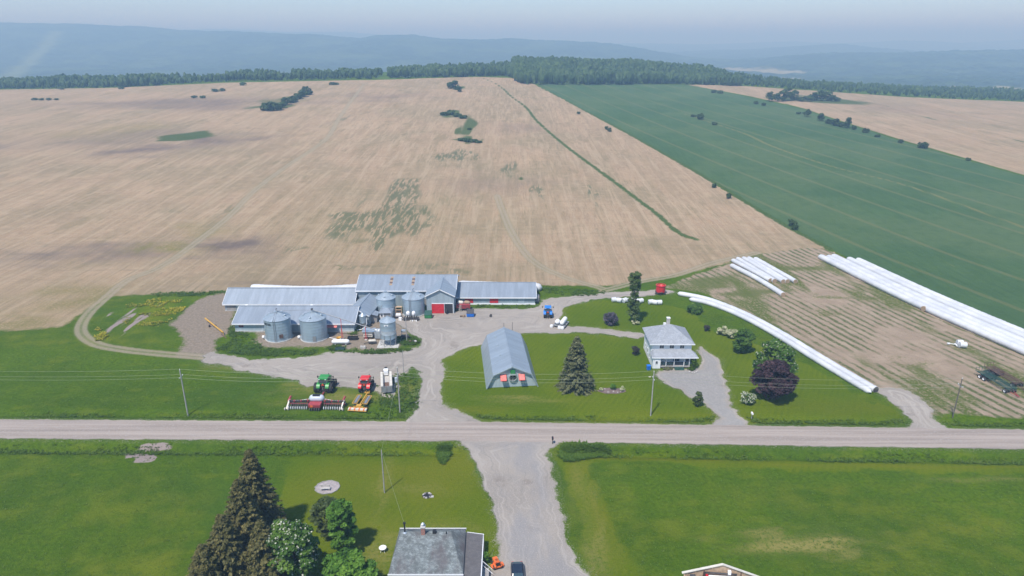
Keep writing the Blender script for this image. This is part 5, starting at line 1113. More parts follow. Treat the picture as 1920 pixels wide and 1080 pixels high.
t = thing('wheelie_bin', 'black refuse bin standing beside the orange mower', 'bin', (-4.0, 76.9, 0), R(8)); MB().prism([(-.28, .05), (.28, .05), (.33, 1.0), (-.33, 1.0)], -.33, .33, 'x').build('container', 'black', t); MB().slab([(-.37, -.4, 1.05), (.37, -.4, 1.05), (.37, .38, 1.13), (-.37, .38, 1.13)], .06).build('lid', 'dark_steel', t)
for s in (-.3, .3): MB().cyl((s, .3, .12), .12, .06, 'x', 12).build('wheel', 'rubber', t)
t = thing('round_table', 'round white garden table on the patchy lawn', 'table', tuple(G(718, 1034)), 0)
MB().lathe([(0, .66), (.52, .66), (.55, .69), (.55, .72), (0, .73)], 24).build('table_top', 'white', t)
for k in range(4): a = R(45+90*k); MB().bar((.3*math.cos(a), .3*math.sin(a), .67), (.4*math.cos(a), .4*math.sin(a), 0), .06).build('leg', 'white', t)
# bench on the gravel bed, fire pit
o = MB(); g_ = G(614, 914); n_pts = 26
pts = [(1.95*math.cos(2*math.pi*k/n_pts)*(1+.06*math.sin(3*k)), 1.75*math.sin(2*math.pi*k/n_pts)*(1+.05*math.cos(2*k))) for k in range(n_pts)]
t = thing('gravel_bed', 'oval grey gravel bed with rim in the mown lawn', 'garden bed', (g_.x, g_.y, 0)); MB().prism(pts, -.05, .05, 'z').build('gravel', 'mulch', t)
for k in range(n_pts):
    a, b = pts[k], pts[(k+1) % n_pts]; MB().bar((a[0]*1.02, a[1]*1.02, .05), (b[0]*1.02, b[1]*1.02, .05), .13, .16).build('edge_stone', 'wall_wood', t)
t = thing('garden_bench', 'weathered grey bench standing on the oval gravel bed', 'bench', (g_.x-.1, g_.y-.85, .05), R(4))
for i in range(3): MB().box(-.75, .75, -.2+i*.15, -.07+i*.15, .42, .46).build('slat', 'stone', t)
for i in range(2): MB().box(-.75, .75, .26, .30, .58+i*.18, .70+i*.18).build('back_slat', 'stone', t)
for s in (-.65, .65):
    for y in (-.17, .2): MB().box(s-.04, s+.04, y-.03, y+.03, 0, .42).build('leg', 'stone', t)
    MB().box(s-.04, s+.04, .205, .258, .42, .92).build('back_post', 'stone', t)
g_ = G(801, 930); t = thing('fire_pit', 'ring of dark stones round a fire pit in the mown lawn', 'fire pit', (g_.x, g_.y, 0)); MB().lathe([(0, .04), (.6, .03)], 18).build('ash', 'black', t)
for k in range(11): a = 2*math.pi*k/11; MB().cbox((.68*math.cos(a), .62*math.sin(a), .1), (.3, .22, .24), a+1.57).build('stone', ['dark_steel', 'mulch', 'stone'][k % 3], t)
MB().cbox((.75, -.35, .12), (.7, .3, .2), .2).build('slab', 'stone', t)
# post with young tree is by the neighbour's house; mailboxes
for px, py, lab, dk in ((1036, 832, 'black mailbox on a post at the neighbour drive mouth', 1), (1409, 785, 'white mailbox on a post beside the house driveway', 0)):
    g_ = G(px, py); t = thing('mailbox', lab, 'mailbox', (g_.x, g_.y, 0)); m = 'black' if dk else 'white'
    MB().box(-.06, .06, -.06, .06, 0, 1.05).build('post', 'pole' if not dk else 'black', t)
    MB().prism([(-.16, 1.05), (.16, 1.05), (.16, 1.3), (.1, 1.42), (-.1, 1.42), (-.16, 1.3)], -.35, .3, 'y').build('box', m, t); MB().box(.165, .19, -.1, .1, 1.2, 1.4).build('flag', 'tr_red', t)
# unroofed plywood shed at the bottom edge: its far gable stands up into view
t = thing('plywood_shed', 'unroofed plywood shed with peaked end wall and cluttered inside', 'shed', (28.0, 72.9, 0), R(-5))
GW, GE, GA = 4.9, 3.0, 4.72
MB().prism([(-GW, 0), (GW, 0), (GW, GE), (0, GA), (-GW, GE)], 0, .09, 'y').build('end_wall', 'wood', t)
for i in range(9):
    x = -GW+1.05*i+.45; z = GE+(GA-GE)*(1-abs(x)/GW); MB().box(x-.05, x+.05, -.12, -.004, 0, z-.12).build('stud', 'wood', t)
for s in (-1, 1):
    MB().slab([(0, -.2, GA+.09), (s*(GW+.3), -.2, GE-.02), (s*(GW+.3), .16, GE-.02), (0, .16, GA+.09)], .08).build('rake_board', 'cream', t)
    MB().box(s*GW-.05, s*GW+.05, -6.5, -.003, 0, GE-.15).build('side_wall', 'wood', t)
    MB().bar((s*2.6, -.5, 0), (s*2.4, -.35, 3.9), .12).build('post', 'rusty', t)
MB().bar((-2.4, -.4, 3.6), (1.9, -.4, 3.55), .16).build('cross_beam', 'dark_steel', t)
MB().box(-1.9, 1.6, -2.6, -.55, 0, 3.45).build('stored_camper', 'white', t, bevel=.12); MB().box(-2.25, -1.95, -1.6, -.7, 0, 3.6).build('red_panel', 'red', t)
MB().box(-4.2, -3.5, -1.0, -.3, 0, 3.1).build('cabinet', 'dark_steel', t); MB().box(2.9, 3.6, -1.3, -.4, 0, 2.6).build('cabinet', 'wall_wood', t); MB().box(.7, 1.1, -.5, -.13, 3.46, 4.0).build('light_box', 'white', t)
# refuse bin and bits by the farmhouse
t = thing('blue_bin', 'bright blue recycling bin at the corner of the white farmhouse', 'bin', (31.0, 139.6, 0), R(15)); MB().prism([(-.3, .05), (.3, .05), (.36, 1.05), (-.36, 1.05)], -.38, .38, 'x').build('container', 'bin_blue', t); MB().slab([(-.42, -.42, 1.08), (.42, -.42, 1.08), (.42, .42, 1.16), (-.42, .42, 1.16)], .06).build('lid', 'bin_blue', t)
for s in (-.3, .3): MB().cyl((s, .3, .12), .12, .06, 'x', 12).build('wheel', 'rubber', t)
g_ = G(1218, 707); t = thing('stone_slab', 'pale flat stone in the lawn below the blue bin', 'stone', (g_.x, g_.y, 0)); MB().cbox((0, 0, .06), (.45, .3, .18), .3).build('slab', 'cream', t, bevel=.04); MB().cbox((.25, .15, .05), (.2, .15, .12), .9).build('chip', 'cream', t)

# ------------------------------------------------------------------ poles and wires
def utility_pole(label, px, py, h, arms=1, mat='pole', can=False, r=.14, group=None):
    g_ = G(px, py); t = thing('utility_pole', label, 'utility pole', (g_.x, g_.y, 0), 0, group)
    MB().tube([(0, 0, -.6), (0, 0, h*.5), (0, 0, h)], [r, r*.88, r*.72], 12).build('mast', mat, t, True)
    if arms:
        MB().box(-.06, .06, -.75, .75, h-1.6, h-1.5).build('bracket', 'steel', t)
        for y, z in ((-.7, h-1.5), (.7, h-1.5), (0, h)): MB().cyl((0, y, z+.09), .06, .18, 'z', 8).build('insulator', 'trim_white', t)
    if can: MB().cyl((-.38, 0, h-2.6), .26, .95, 'z', 14).build('transformer', 'tank_grey', t); MB().box(-.14, .0, -.05, .05, h-2.5, h-2.3).build('hanger', 'steel', t)
    return Vector((g_.x, g_.y, h))
p1 = utility_pole('bare grey utility pole in the meadow left of the yard', 352, 776, 9.8)
p2 = utility_pole('utility pole with grey transformer can beside the spreader trailer', 750, 773, 9.9, can=True)
p3 = utility_pole('utility pole at the roadside before the white farmhouse', 1220, 778, 9.6)
p4 = utility_pole('utility pole in the roadside grass beyond the field access', 1786, 783, 8.6, mat='pole_dark', r=.11)
p5 = utility_pole('thin utility pole standing in the neighbour mown lawn', 721, 924, 8.2, 0, r=.11)
p6 = utility_pole('slim light pole on the grass patch by the hopper bin', 763, 640, 6.6, 0, r=.1)
p7 = utility_pole('slim pole at the corner of the gravel apron behind the transformer pole', 757, 699, 5.5, 0, r=.08)
p8 = utility_pole('dark clothesline pole beside the neighbour house annex', 908, 1052, 4.6, 0, mat='pole_dark', r=.06)
def wire(label, a, b, sag, name='power_line', group='power lines along the road'):
    a, b = Vector(a), Vector(b); P_ = [a.lerp(b, i/24) - Vector((0, 0, 4*sag*(i/24)*(1-i/24))) for i in range(25)]
    o = MB().tube(P_, .016, 5, False).build(name, 'wire'); tag(o, label, 'wire', group)
pl, pr = p1+Vector((-75, 2.5, 0)), p4+Vector((60, -2.0, 0))
ch = [pl, p1, p2, p3, p4, pr]
for i in range(5):
    for nm, y, z in (('roadside', -.7, -1.35), ('farm side', .7, -1.35), ('topmost', 0, .16)): wire('%s power line %s' % (nm, ['running from the meadow pole away from the yard', 'between the meadow pole and transformer pole', 'between the transformer pole and farmhouse pole', 'between the farmhouse pole and field access pole', 'running on beyond the field access pole'][i]), ch[i]+Vector((0, y, z)), ch[i+1]+Vector((0, y, z)), 1.1)
wire('thin service wire running from the transformer pole to the lawn pole', p2+Vector((0, 0, -.3)), p5+Vector((0, 0, -.05)), .8, group=None)
wire('thin service wire running from lawn pole to the neighbour house roof', p5+Vector((0, 0, -.05)), (-15.0, 80.0, 4.2), .4, group=None)
wire('thin service wire running from roadside pole to the white farmhouse', p3+Vector((0, 0, -.3)), (32.0, 142.0, 4.9), .5, group=None)
wire('thin service wire running from transformer pole to the slim corner pole', p2+Vector((0, 0, -.4)), p7+Vector((0, 0, -.05)), .3, group=None)

# ------------------------------------------------------------------ silage bags and bales
def bag(label, pts, r=1.25, group=None, open_end=False, seed=0):
    rn = random.Random(seed); P_ = smoothline(np.array(pts), 12); d = np.r_[0, np.cumsum(np.hypot(*np.diff(P_, axis=0).T))]; L = d[-1]
    m_ = max(8, int(L/.55)); s = np.linspace(0, L, m_+1); X, Y = np.interp(s, d, P_[:, 0]), np.interp(s, d, P_[:, 1])
    n_ = 16; t = thing('silage_bag', label, 'silage bag', (X[0], Y[0], 0), 0, group); v, f = [], []
    for i in range(m_+1):
        j, k = max(i-1, 0), min(i+1, m_); dx, dy = X[k]-X[j], Y[k]-Y[j]; q = math.hypot(dx, dy); nx, ny = -dy/q, dx/q
        e0 = min(1, s[i]/1.2); e1 = 1 if open_end else min(1, (L-s[i])/1.2); e = math.sqrt(max(.02, 1-(1-min(e0, e1))**2))
        rr = r*e*(1+rn.uniform(-.03, .03)+.035*(i % 2)); z0 = float(elev(X[i], Y[i]))
        ox, oy = rn.uniform(-.03, .03), rn.uniform(-.03, .03)
        for k in range(n_):
            a = 2*math.pi*k/n_; h = math.sin(a)*rr*.92; v.append((X[i]+ox-X[0]+nx*math.cos(a)*rr*1.05, Y[i]+oy-Y[0]+ny*math.cos(a)*rr*1.05, z0+max(-.05, h+r*.72)))
    for i in range(m_):
        for k in range(n_): a = i*n_+k; b = i*n_+(k+1) % n_; f.append((a, b, b+n_, a+n_))
    f.append(tuple(range(n_)))
    f.append(tuple(reversed(range(m_*n_, (m_+1)*n_))))
    MB().raw(v, f).build('bag_film', 'bag', t, True)
    if open_end:
        c = Vector((X[-1]-X[0], Y[-1]-Y[0], float(elev(X[-1], Y[-1]))+r*.72)); dx, dy = X[-1]-X[-2], Y[-1]-Y[-2]; q = math.hypot(dx, dy)
        MB().tube([c-Vector((dx, dy, 0))/q*.3, c+Vector((dx, dy, 0))/q*.12], r*.9, 18).build('hay_face', 'straw' if open_end != 'dark' else 'dark_steel', t)
gp_ = lambda L: [gp(*q) for q in L]
bag('white silage bag behind the long low barn', [gp(470,545), (-60, 190.2), (-43.5, 192.5)], 1.25, seed=1)
bag('white silage bag behind the low barn with red doors', [(9.0, 192.2), (-4, 193.6), (-16.5, 195.0)], 1.3, seed=2)
bag('long white silage bag curving down from the red machine, nearer the sandy yard', gp_([(1270,553),(1330,566),(1400,594),(1470,632),(1540,675),(1600,711),(1641,735)]), .76, open_end='dark', seed=3)
pv2 = [(x-1.5, y-1.1) for x, y in gp_([(1300,561),(1340,570),(1400,594),(1470,632),(1540,675),(1600,711),(1641,735)])]
bag('long white silage bag curving along the lawn edge, nearer the farmhouse', pv2, .7, seed=4)
# short stack of six
tops = [(1372,490),(1381,487),(1392,486),(1402,486),(1414,487)]; ends = [(1444,529),(1452,530),(1468,531),(1476,531),(1491,531)]
for i in range(5): bag('short white silage bag with brown open end, %s from the single longer bag' % ['first', 'second', 'third', 'fourth', 'fifth'][i], gp_([tops[i], ends[i]]), .78, 'short silage bags with open brown ends', True, 10+i)
bag('single white silage bag lying longer and nearer the lawn than its row', gp_([(1370,500),(1420,526),(1468,556)]), .8, None, True, 20)
a0, a1, a2 = np.array(gp(1536,484)), np.array(gp(1700,566)), np.array(gp(1920,664)); a3 = a2+(a2-a1)*.55
dn = (a2-a0)/np.linalg.norm(a2-a0); pn = np.array((dn[1], -dn[0])); pn = pn if pn[0] > 0 else -pn
for i in range(5):
    k = i*2.32+(.6 if i > 2 else 0); st = [0, 1.0, .5, 4.5, 6.0][i]
    bag('very long white silage bag in the wide band, %s from the green crop' % ['fifth', 'fourth', 'third', 'second', 'first'][i], [a0+pn*k+dn*st, a1+pn*k*1.05, a2+pn*k, a3+pn*k], 1.02, 'very long silage bags along the green crop', False, 30+i)
g_ = G(1733, 583); t = thing('hay_bale', 'brown unwrapped hay bale beside the very long silage bags', 'bale', (g_.x, g_.y, 0), .4); MB().cyl((0, 0, .72), .75, 1.3, 'x', 20).build('bale_roll', 'straw', t); MB().cyl((.66, 0, .72), .6, .02, 'x', 16).build('bale_face', 'rusty', t)
for i, (px, py) in enumerate(((1151,566),(1161,567),(1171,567),(1181,567),(1192,568),(1201,568),(1220,570),(1228,571),(1236,571))):
    g_ = G(px, py); nearp = i < 6; t = thing('wrapped_bale', 'white wrapped round bale in the row behind the tall poplar' if nearp else 'white wrapped round bale in the small group right of the poplar', 'bale', (g_.x, g_.y, 0), [.2, -.5, .7, .1, -.3, .5, .3, -.4, .1][i], 'bales behind the poplar' if nearp else 'bales right of the poplar')
    MB().tube([(-.68, 0, .66), (-.6, 0, .68), (.6, 0, .68), (.68, 0, .66)], [.52, .7, .7, .52], 18).build('wrap', 'wrap', t, True); MB().cyl((-.69, 0, .66), .45, .03, 'x', 14).build('wrap_fold', 'tank_grey', t)
# ------------------------------------------------------------------ vegetation
def unit(a): return a/np.maximum(np.linalg.norm(a, axis=-1, keepdims=True), 1e-6)
def leaves(name, c, nrm, size, asp, var, mat, parent, twist=None, axis=None):
    """one small leaf face per row: centre, facing, size"""
    N = len(c); a = RNG.normal(size=(N, 3)) if axis is None else axis
    u = unit(a - (a*nrm).sum(1, keepdims=True)*nrm); w = np.cross(nrm, u); s = size.reshape(-1, 1)
    u, w = u*s*asp, w*s
    V_ = np.stack([c-u*.5-w*.18, c-u*.05+w*.5, c+u*.5+w*.1, c+u*.1-w*.5], 1).reshape(-1, 3)
    F_ = np.arange(N*4).reshape(N, 4)
    return np_mesh(name, V_, F_, mat, parent, {'var': ('POINT', 'FLOAT', np.repeat(np.clip(var, 0, 1), 4))})
def limbs(t, h, th, r, tops, name='trunk', mat='bark'):
    m = MB(); m.tube([(0, 0, -.3), (0.03*h*.1, 0, th*.5), (0, .02*h*.1, th), (0, 0, h*.72)], [r, r*.85, r*.7, r*.22], 10)
    for p in tops: q = Vector(p); st = Vector((0, 0, th*.8+random.random()*(h*.35-th*.3))); m.tube([st, st.lerp(q, .5)+Vector((0, 0, .15*h*.1)), q], [r*.38, r*.25, r*.08], 6)
    return m.build(name, mat, t, True)
def crown_points(h, z0, rx, ry, K, N, rc, power=1.0, flat=.0):
    th = RNG.random(K)*2*np.pi; cz = RNG.random(K)**.9; f = np.sqrt(np.clip(1-(2*np.clip(cz, 0, 1)-1)**2*.92, 0, 1))**power
    rr = np.sqrt(RNG.random(K)*.75+.25)
    C = np.stack([rx*f*rr*np.cos(th)*.82, ry*f*rr*np.sin(th)*.82, z0+rc*.4+(h-z0-rc*1.1)*cz], 1)
    rs = rc*(.65+.6*RNG.random(K)); k = RNG.choice(K, N, p=rs**2/(rs**2).sum()); d = unit(RNG.normal(size=(N, 3)))
    d[:, 2] = np.where(RNG.random(N) < .6, np.abs(d[:, 2]), d[:, 2]); p = C[k]+d*(rs[k]*(.55+.5*RNG.random(N)**.6))[:, None]*np.array((1, 1, .8))
    cv = RNG.random(K); p[:, 2] = np.maximum(p[:, 2], .08); return C, p, d, cv[k]
def leaf_tree(name, label, cat, loc, h, rx, ry=None, z0=None, mat='maple', N=5000, leaf=.3, K=26, rc=None, trunk=.2, group=None, power=1.0, bloom=0, bloom_mat='flower', bloom_size=.28, rz=0):
    ry = ry or rx; z0 = h*.18 if z0 is None else z0; rc = (rc or rx*.42)*.74; K = int(K*1.8)
    t = thing(name, label, cat, (loc[0], loc[1], loc[2] if len(loc) > 2 else 0), rz, group)
    C, p, d, cv = crown_points(h, z0, rx, ry, K, N, rc, power)
    limbs(t, h, max(z0, h*.15), trunk, [tuple(q) for q in C[:min(K, 9)]])
    nrm = unit(d*.8+RNG.normal(size=d.shape)*.55+np.array((0, 0, .45)))
    cr = leaves('crown', p, nrm, leaf*(.45+1.0*RNG.random(N)**1.5), 1.5, cv*.65+RNG.random(N)*.35, LEAF[mat], t)
    if bloom:
        i = np.nonzero((d[:, 2] > -.1))[0]; i = RNG.choice(i, min(bloom, len(i)), False)
        b = np.repeat(p[i]+d[i]*.12, 3, 0)+RNG.normal(size=(len(i)*3, 3))*bloom_size*.25; nn = unit(np.repeat(d[i], 3, 0)+RNG.normal(size=(len(i)*3, 3))*.7)
        leaves('blossom', b, nn, bloom_size*(.7+.6*RNG.random(len(b))), 1.2, RNG.random(len(b)), LEAF[bloom_mat], cr)
    return t
def spruce(label, loc, h, r, mat='spruce', whorl=.42, per=9, seg=7, nl=5, z0=.25, leaf=.42, name='spruce_tree', lean=0., group=None):
    t = thing(name, label, 'tree', (loc[0], loc[1], 0), RNG.random()*6, group)
    MB().tube([(0, 0, -.3), (0, 0, h*.5), (0, 0, h*.985)], [.02*h+.06, .011*h, .02], 9).build('trunk', 'bark', t, True)
    # limbs at every height, each a drooping fan of sprays
    nb = int(per*h/whorl); f = RNG.random(nb)**1.15*(.985-z0/h)+z0/h; a = RNG.random(nb)*2*np.pi; v0 = RNG.random(nb)
    L = (r*(1-f)**.80*(.72+.42*RNG.random(nb))+.12)*np.clip(.55+f*9, 0, 1)
    S_ = np.linspace(.15, 1, seg); M = nb*seg*nl
    rep = lambda q: np.repeat(q, seg*nl); s_ = np.tile(np.repeat(S_, nl), nb); f, a, L, v0 = rep(f), rep(a), rep(L), rep(v0)
    da = np.stack([np.cos(a), np.sin(a), 0*a], 1); lat = np.stack([-np.sin(a), np.cos(a), 0*a], 1); droop = .34*(1-f*.9)+.06
    o = RNG.uniform(-1, 1, M); wd = .34*L*(1-s_)*.6+.16
    cs = da*(L*s_)[:, None]+lat*(o*wd)[:, None]; cs[:, 2] += f*h+L*(-droop*s_+.3*droop*s_**3+.10*s_*s_)-np.abs(o)*.14-RNG.random(M)*.18; cs[:, 2] = np.maximum(cs[:, 2], .1)
    ax = da*.8+lat*(o*.9)[:, None]+np.array((0, 0, -.25)); ns = np.array((0, 0, 1.))+da*.45+RNG.normal(size=(M, 3))*.5
    vr = v0*.5+RNG.random(M)*.5; sz = leaf*(.55+.7*RNG.random(M))*(.6+.4*(1-f))
    leaves('crown', np.array(cs), unit(np.array(ns)), np.array(sz), 2.1, np.array(vr), LEAF[mat], t, axis=np.array(ax)); return t
# trees of the farmstead
spruce('tall grey green spruce in the lawn beside the gambrel barn', G(1079, 727), 12.3, 4.2, 'spruce', .1, 4, 8, 5, .3, .34)
def column_tree(label, loc, h, r, N):
    t = thing('poplar_tree', label, 'tree', (loc[0], loc[1], 0)); C, p, d, cv = crown_points(h, .8, r, r, 80, N, r*.5, .35)
    limbs(t, h, 1.0, .2, [tuple(q) for q in C[:8]])
    leaves('crown', p, unit(d+RNG.normal(size=d.shape)*.6+np.array((0, 0, .3))), .23*(.6+.8*RNG.random(N)), 1.4, cv*.6+RNG.random(N)*.4, LEAF['poplar'], t)
g_ = G(1186, 605); column_tree('tall slender poplar behind the white farmhouse', g_, 14.3, 1.5, 8500)
leaf_tree('shrub', 'pale leafy sprout at the foot of the poplar', 'shrub', G(1186, 606)+Vector((.4, -.8, 0)), 1.1, 1.3, 1.0, .1, 'cream_flower', 500, .22, 8, .45, .05)
leaf_tree('lilac_bush', 'rounded purple grey lilac bush on the lawn beside the poplar', 'bush', G(1146, 609), 3.5, 2.2, 2.0, .2, 'lilac', 3600, .22, 26, .8, .1)
leaf_tree('shrub', 'dark rounded shrub beside the left wall of the farmhouse', 'shrub', G(1190, 665), 2.1, 1.25, 1.15, .1, 'dark_shrub', 1600, .17, 16, .45, .06)
leaf_tree('shrub', 'small dark shrub alone on the lawn behind the farmhouse', 'shrub', G(1325, 621), 1.7, .95, .9, .1, 'dark_shrub', 900, .18, 12, .4, .05)
leaf_tree('shrub', 'wide dark green shrub at the lawn edge near the silage bags', 'shrub', G(1305, 587), 2.8, 2.7, 1.9, .1, 'chestnut', 2600, .3, 18, .9, .08)
leaf_tree('shrub', 'cream flowered shrub, the lower of two beside the round green tree', 'shrub', G(1372, 633), 2.3, 1.9, 1.6, .1, 'cream_flower', 2000, .24, 16, .6, .06)
leaf_tree('shrub', 'cream flowered shrub, farther of two from the round green tree', 'shrub', G(1354, 627), 2.2, 1.7, 1.4, .1, 'cream_flower', 1700, .24, 14, .55, .06)
leaf_tree('maple_tree', 'round green tree standing next to the cream flowered shrubs', 'tree', G(1391, 660), 5.9, 2.9, 2.8, .5, 'maple', 5200, .34, 30, 1.0, .16)
leaf_tree('chestnut_tree', 'broad chestnut tree with white blossom behind the purple tree', 'tree', G(1449, 716), 9.6, 4.9, 4.2, .7, 'chestnut', 9000, .42, 42, 1.5, .28, bloom=520, bloom_size=.24)
leaf_tree('purple_tree', 'broad dark purple leaved tree in the front lawn', 'tree', G(1446, 748), 8.5, 4.9, 4.1, .6, 'purple', 12000, .34, 46, 1.45, .26)
leaf_tree('snowball_bush', 'rounded bush covered in white blossom near the purple tree', 'bush', G(1401, 757), 2.5, 1.55, 1.45, .12, 'chestnut', 1700, .2, 20, .55, .07, bloom=520, bloom_size=.19)
leaf_tree('shrub', 'upright green shrub at the tip of the lawn beside the driveway', 'shrub', G(1307, 761), 3.2, 1.1, 1.0, .2, 'dull', 1900, .2, 18, .5, .07)
leaf_tree('shrub', 'climbing green shrub at the right end of the porch', 'shrub', (41.3, 140.2, 0), 2.5, .85, .8, .1, 'weed', 1200, .18, 14, .4, .05)
leaf_tree('shrub', 'low spreading juniper left of the porch steps', 'shrub', (35.4, 139.6, 0), .65, 1.35, .55, .02, 'spruce', 900, .16, 12, .35, .04)
leaf_tree('shrub', 'low rounded shrub right of the porch steps', 'shrub', (40.6, 139.4, 0), .8, .9, .55, .02, 'weed', 600, .16, 9, .32, .04)
for i, (x, y) in enumerate(((40.0, 138.3), (40.5, 138.0), (41.0, 137.95), (41.5, 138.2), (41.8, 138.6))):
    o = thing('border_stone', 'pale rounded stone edging the bed at the porch corner', 'stone', (x, y, 0), i, 'stones edging the porch bed'); MB().tube([(-.22, 0, .1), (-.1, 0, .13), (.1, 0, .13), (.22, 0, .1)], [.04, .14, .14, .04], 8).build('stone_body', 'stone', o, True)
# flower bed in the front lawn
g_ = G(1147, 733); t = thing('flower_bed', 'oval bed of brown soil in the lawn beside the spruce', 'garden bed', (g_.x, g_.y, 0))
MB().prism([(2.9*math.cos(R(k*15))*(1+.08*math.sin(k*1.7)), 1.3*math.sin(R(k*15))*(1+.1*math.cos(k*2.3))) for k in range(24)], -.05, .09, 'z').build('soil', 'soil', t)
for i in range(9): MB().cbox((RNG.uniform(-2.3, 2.3), RNG.uniform(-.9, .9), .13), (.22, .16, .14), i).build('stone', 'stone', t)
leaf_tree('shrub', 'bright green plant in the middle of the soil bed', 'shrub', (g_.x+.3, g_.y+.5, .08), 1.3, .75, .7, .05, 'bright', 700, .16, 10, .35, .04)
for i, (x, s) in enumerate(((2.3, .7), (-2.3, .5))): leaf_tree('shrub', ['pale variegated ball shrub, larger of two on the soil bed', 'pale variegated ball shrub, smaller of two on the soil bed'][i], 'shrub', (g_.x+x, g_.y, .08), s*1.4, s, s, .05, 'cream_flower', 420, .14, 9, s*.5, .03)
# foreground trees
sp0 = ['tall brown green spruce whose tip reaches the roadside ditch', 'brown green spruce second in the row from the road', 'brown green spruce third in the row from the road', 'brown green spruce fourth in the row from the road', 'slender brown green spruce beside the flowering chestnut']
for i, (px, py, h, r) in enumerate(((490, 1008, 15.6, 4.6), (468, 1055, 14.2, 4.7), (436, 1105, 12.5, 4.8), (398, 1135, 10.0, 4.4), (505, 1105, 11.5, 4.2))):
    u, v = (px-960)/1280, (py-540)/1280; zc = CAM_H/(math.sin(PITCH)+v*math.cos(PITCH)); x, y = u*zc, zc*(math.cos(PITCH)-v*math.sin(PITCH))
    spruce(sp0[i], (x, y), h, r, 'brown_spruce', .1, 4.6, 9, 5, .3, .31)
leaf_tree('chestnut_tree', 'flowering chestnut tree with white candles beside the spruces', 'tree', (-29.6, 74.6, 0), 10.4, 3.9, 3.7, .8, 'chestnut', 13000, .34, 46, 1.25, .25, bloom=900, bloom_size=.20)
leaf_tree('crabapple_tree', 'dull green tree behind the bright maple in the neighbour lawn', 'tree', (-27.6, 84.0, 0), 6.7, 2.5, 2.4, .6, 'dull', 6500, .25, 30, .85, .16)
leaf_tree('maple_tree', 'bright green maple with upright crown in the neighbour lawn', 'tree', (-24.4, 80.4, 0), 9.2, 2.4, 2.2, .9, 'bright', 8500, .29, 34, .85, .18)
leaf_tree('maple_tree', 'broad bright maple beside the neighbour house', 'tree', (-22.0, 72.8, 0), 6.6, 4.2, 3.2, .8, 'bright', 11000, .30, 40, 1.2, .2)
leaf_tree('young_tree', 'tiny bright green sapling at the clothesline pole', 'tree', G(910, 1056), 2.0, .62, .6, .6, 'bright', 700, .16, 10, .3, .05)

# shrubs and hedgerows out in the fields
def bush(label, px, py, h, rx, group=None, mat='far', N=800, name='bush', cat='bush', leaf=None):
    g_ = G(px, py); leaf_tree(name, label, cat, g_, h, rx, rx*.9, h*.05, mat, N, leaf or max(.4, rx*.24), 12, rx*.55, .08+.012*h, group)
for i, (px, py, h, rx) in enumerate(((497,207,6,4.6),(508,208,7,5),(520,207,6,4.6),(529,203,5,3.6),(536,197,6.5,3.6),(546,193,5.5,3.6),(552,191,5,3.4),(560,186,5.5,3.8),(568,182,6.5,4),(577,178,8,4.4))):
    bush('dark green bush in the curved hedge standing in the stubble field', px, py, h, rx, 'bushes of the curved hedge')
for i, (px, py, h, rx) in enumerate(((845,166,6,3.4),(854,168,8,4.2),(861,172,5,3))): bush('dark bush in the small clump high on the stubble field', px, py, h, rx, 'bushes of the high clump')
for i, (px, py, h, rx) in enumerate(((832,216,2.4,3.2),(845,215,3.6,3.4),(858,219,2.4,3.2),(868,222,2.0,3))): bush('low bush at the top of the winding green patch', px, py, h, rx, 'bushes at the top of the winding patch')
for i, (px, py, h, rx) in enumerate(((866,264,1.6,2.6),(878,266,2.2,2.8),(888,267,2.0,2.6),(897,268,1.4,2.0),(880,243,1.0,1.6))): bush('low bush at the foot of the winding green patch', px, py, h, rx, 'bushes at the foot of the winding patch')
for i, (px, py, rx) in enumerate(((365,184,3),(380,184,3),(404,172,3.4),(416,171,3.4),(455,160,3.6),(622,159,3.4),(630,159,3.0),(66,188,2.6),(78,188,2.4),(92,188,2.6),(106,188,2.2),(115,168,3),(228,167,3))): bush('low dark bush standing alone far up the stubble field', px, py, rx*.8, rx, 'lone bushes far up the field', N=260)
for i, (px, py, h, rx) in enumerate(((1443,190,9,4),(1455,190,8,4),(1466,190,10,4.6),(1477,189,12,5),(1488,188,10,4.4),(1502,190,4,4.4),(1516,190,6,4.4),(1528,189,8,5),(1539,189,10,5.2),(1550,189,9,4.8),(1560,190,6,4),(1569,190,4,3))): bush('dark tree in the copse standing between the pale fields', px, py, h, rx, 'trees of the copse', N=520, name='copse_tree', cat='tree')
for i, (px, py, h, rx) in enumerate(((1417,195,2.4,2.4),(1431,198,2.4,2.2),(1497,214,2.0,2),(1512,219,6.5,2.9),(1538,227,6,2.9),(1553,232,3.6,2.4),(1558,233,3.2,2.2),(1566,236,5.6,2.9),(1576,238,4,2.2),(1587,240,8,3.2),(1600,243,3,1.8),(1622,249,3,2.6),(1645,257,1.8,1.8),(1688,268,2.4,2),(1730,278,3.6,3.2),(1815,301,1.6,1.6))): bush('bush on the boundary between green crop and far pale field', px, py, h, rx, 'boundary bushes of the far pale field')
for i, (px, py, h, rx) in enumerate(((1338,174,3,3),(1350,175,2.6,3.4))): bush('low bush at the top corner of the green crop', px, py, h, rx, 'bushes at the top corner of the crop')
for i, (px, py, h, rx) in enumerate(((1313,224,4.5,3),(1340,234,2,2),(1300,219,1.6,2.4))): bush('bush on the pale strip inside the green crop', px, py, h, rx, 'bushes on the strip inside the crop')
for i, (px, py, h, rx) in enumerate(((1137,243,2.6,1.6),(1143,247,2.8,1.7),(1339,352,2.2,1.3),(1366,372,2.4,1.5),(1484,424,2.8,2.0),(1490,430,1.8,1.6),(1085,214,2,1.6))): bush('bush on the grassy edge between stubble and green crop', px, py, h, rx, 'bushes between stubble and crop', N=360)

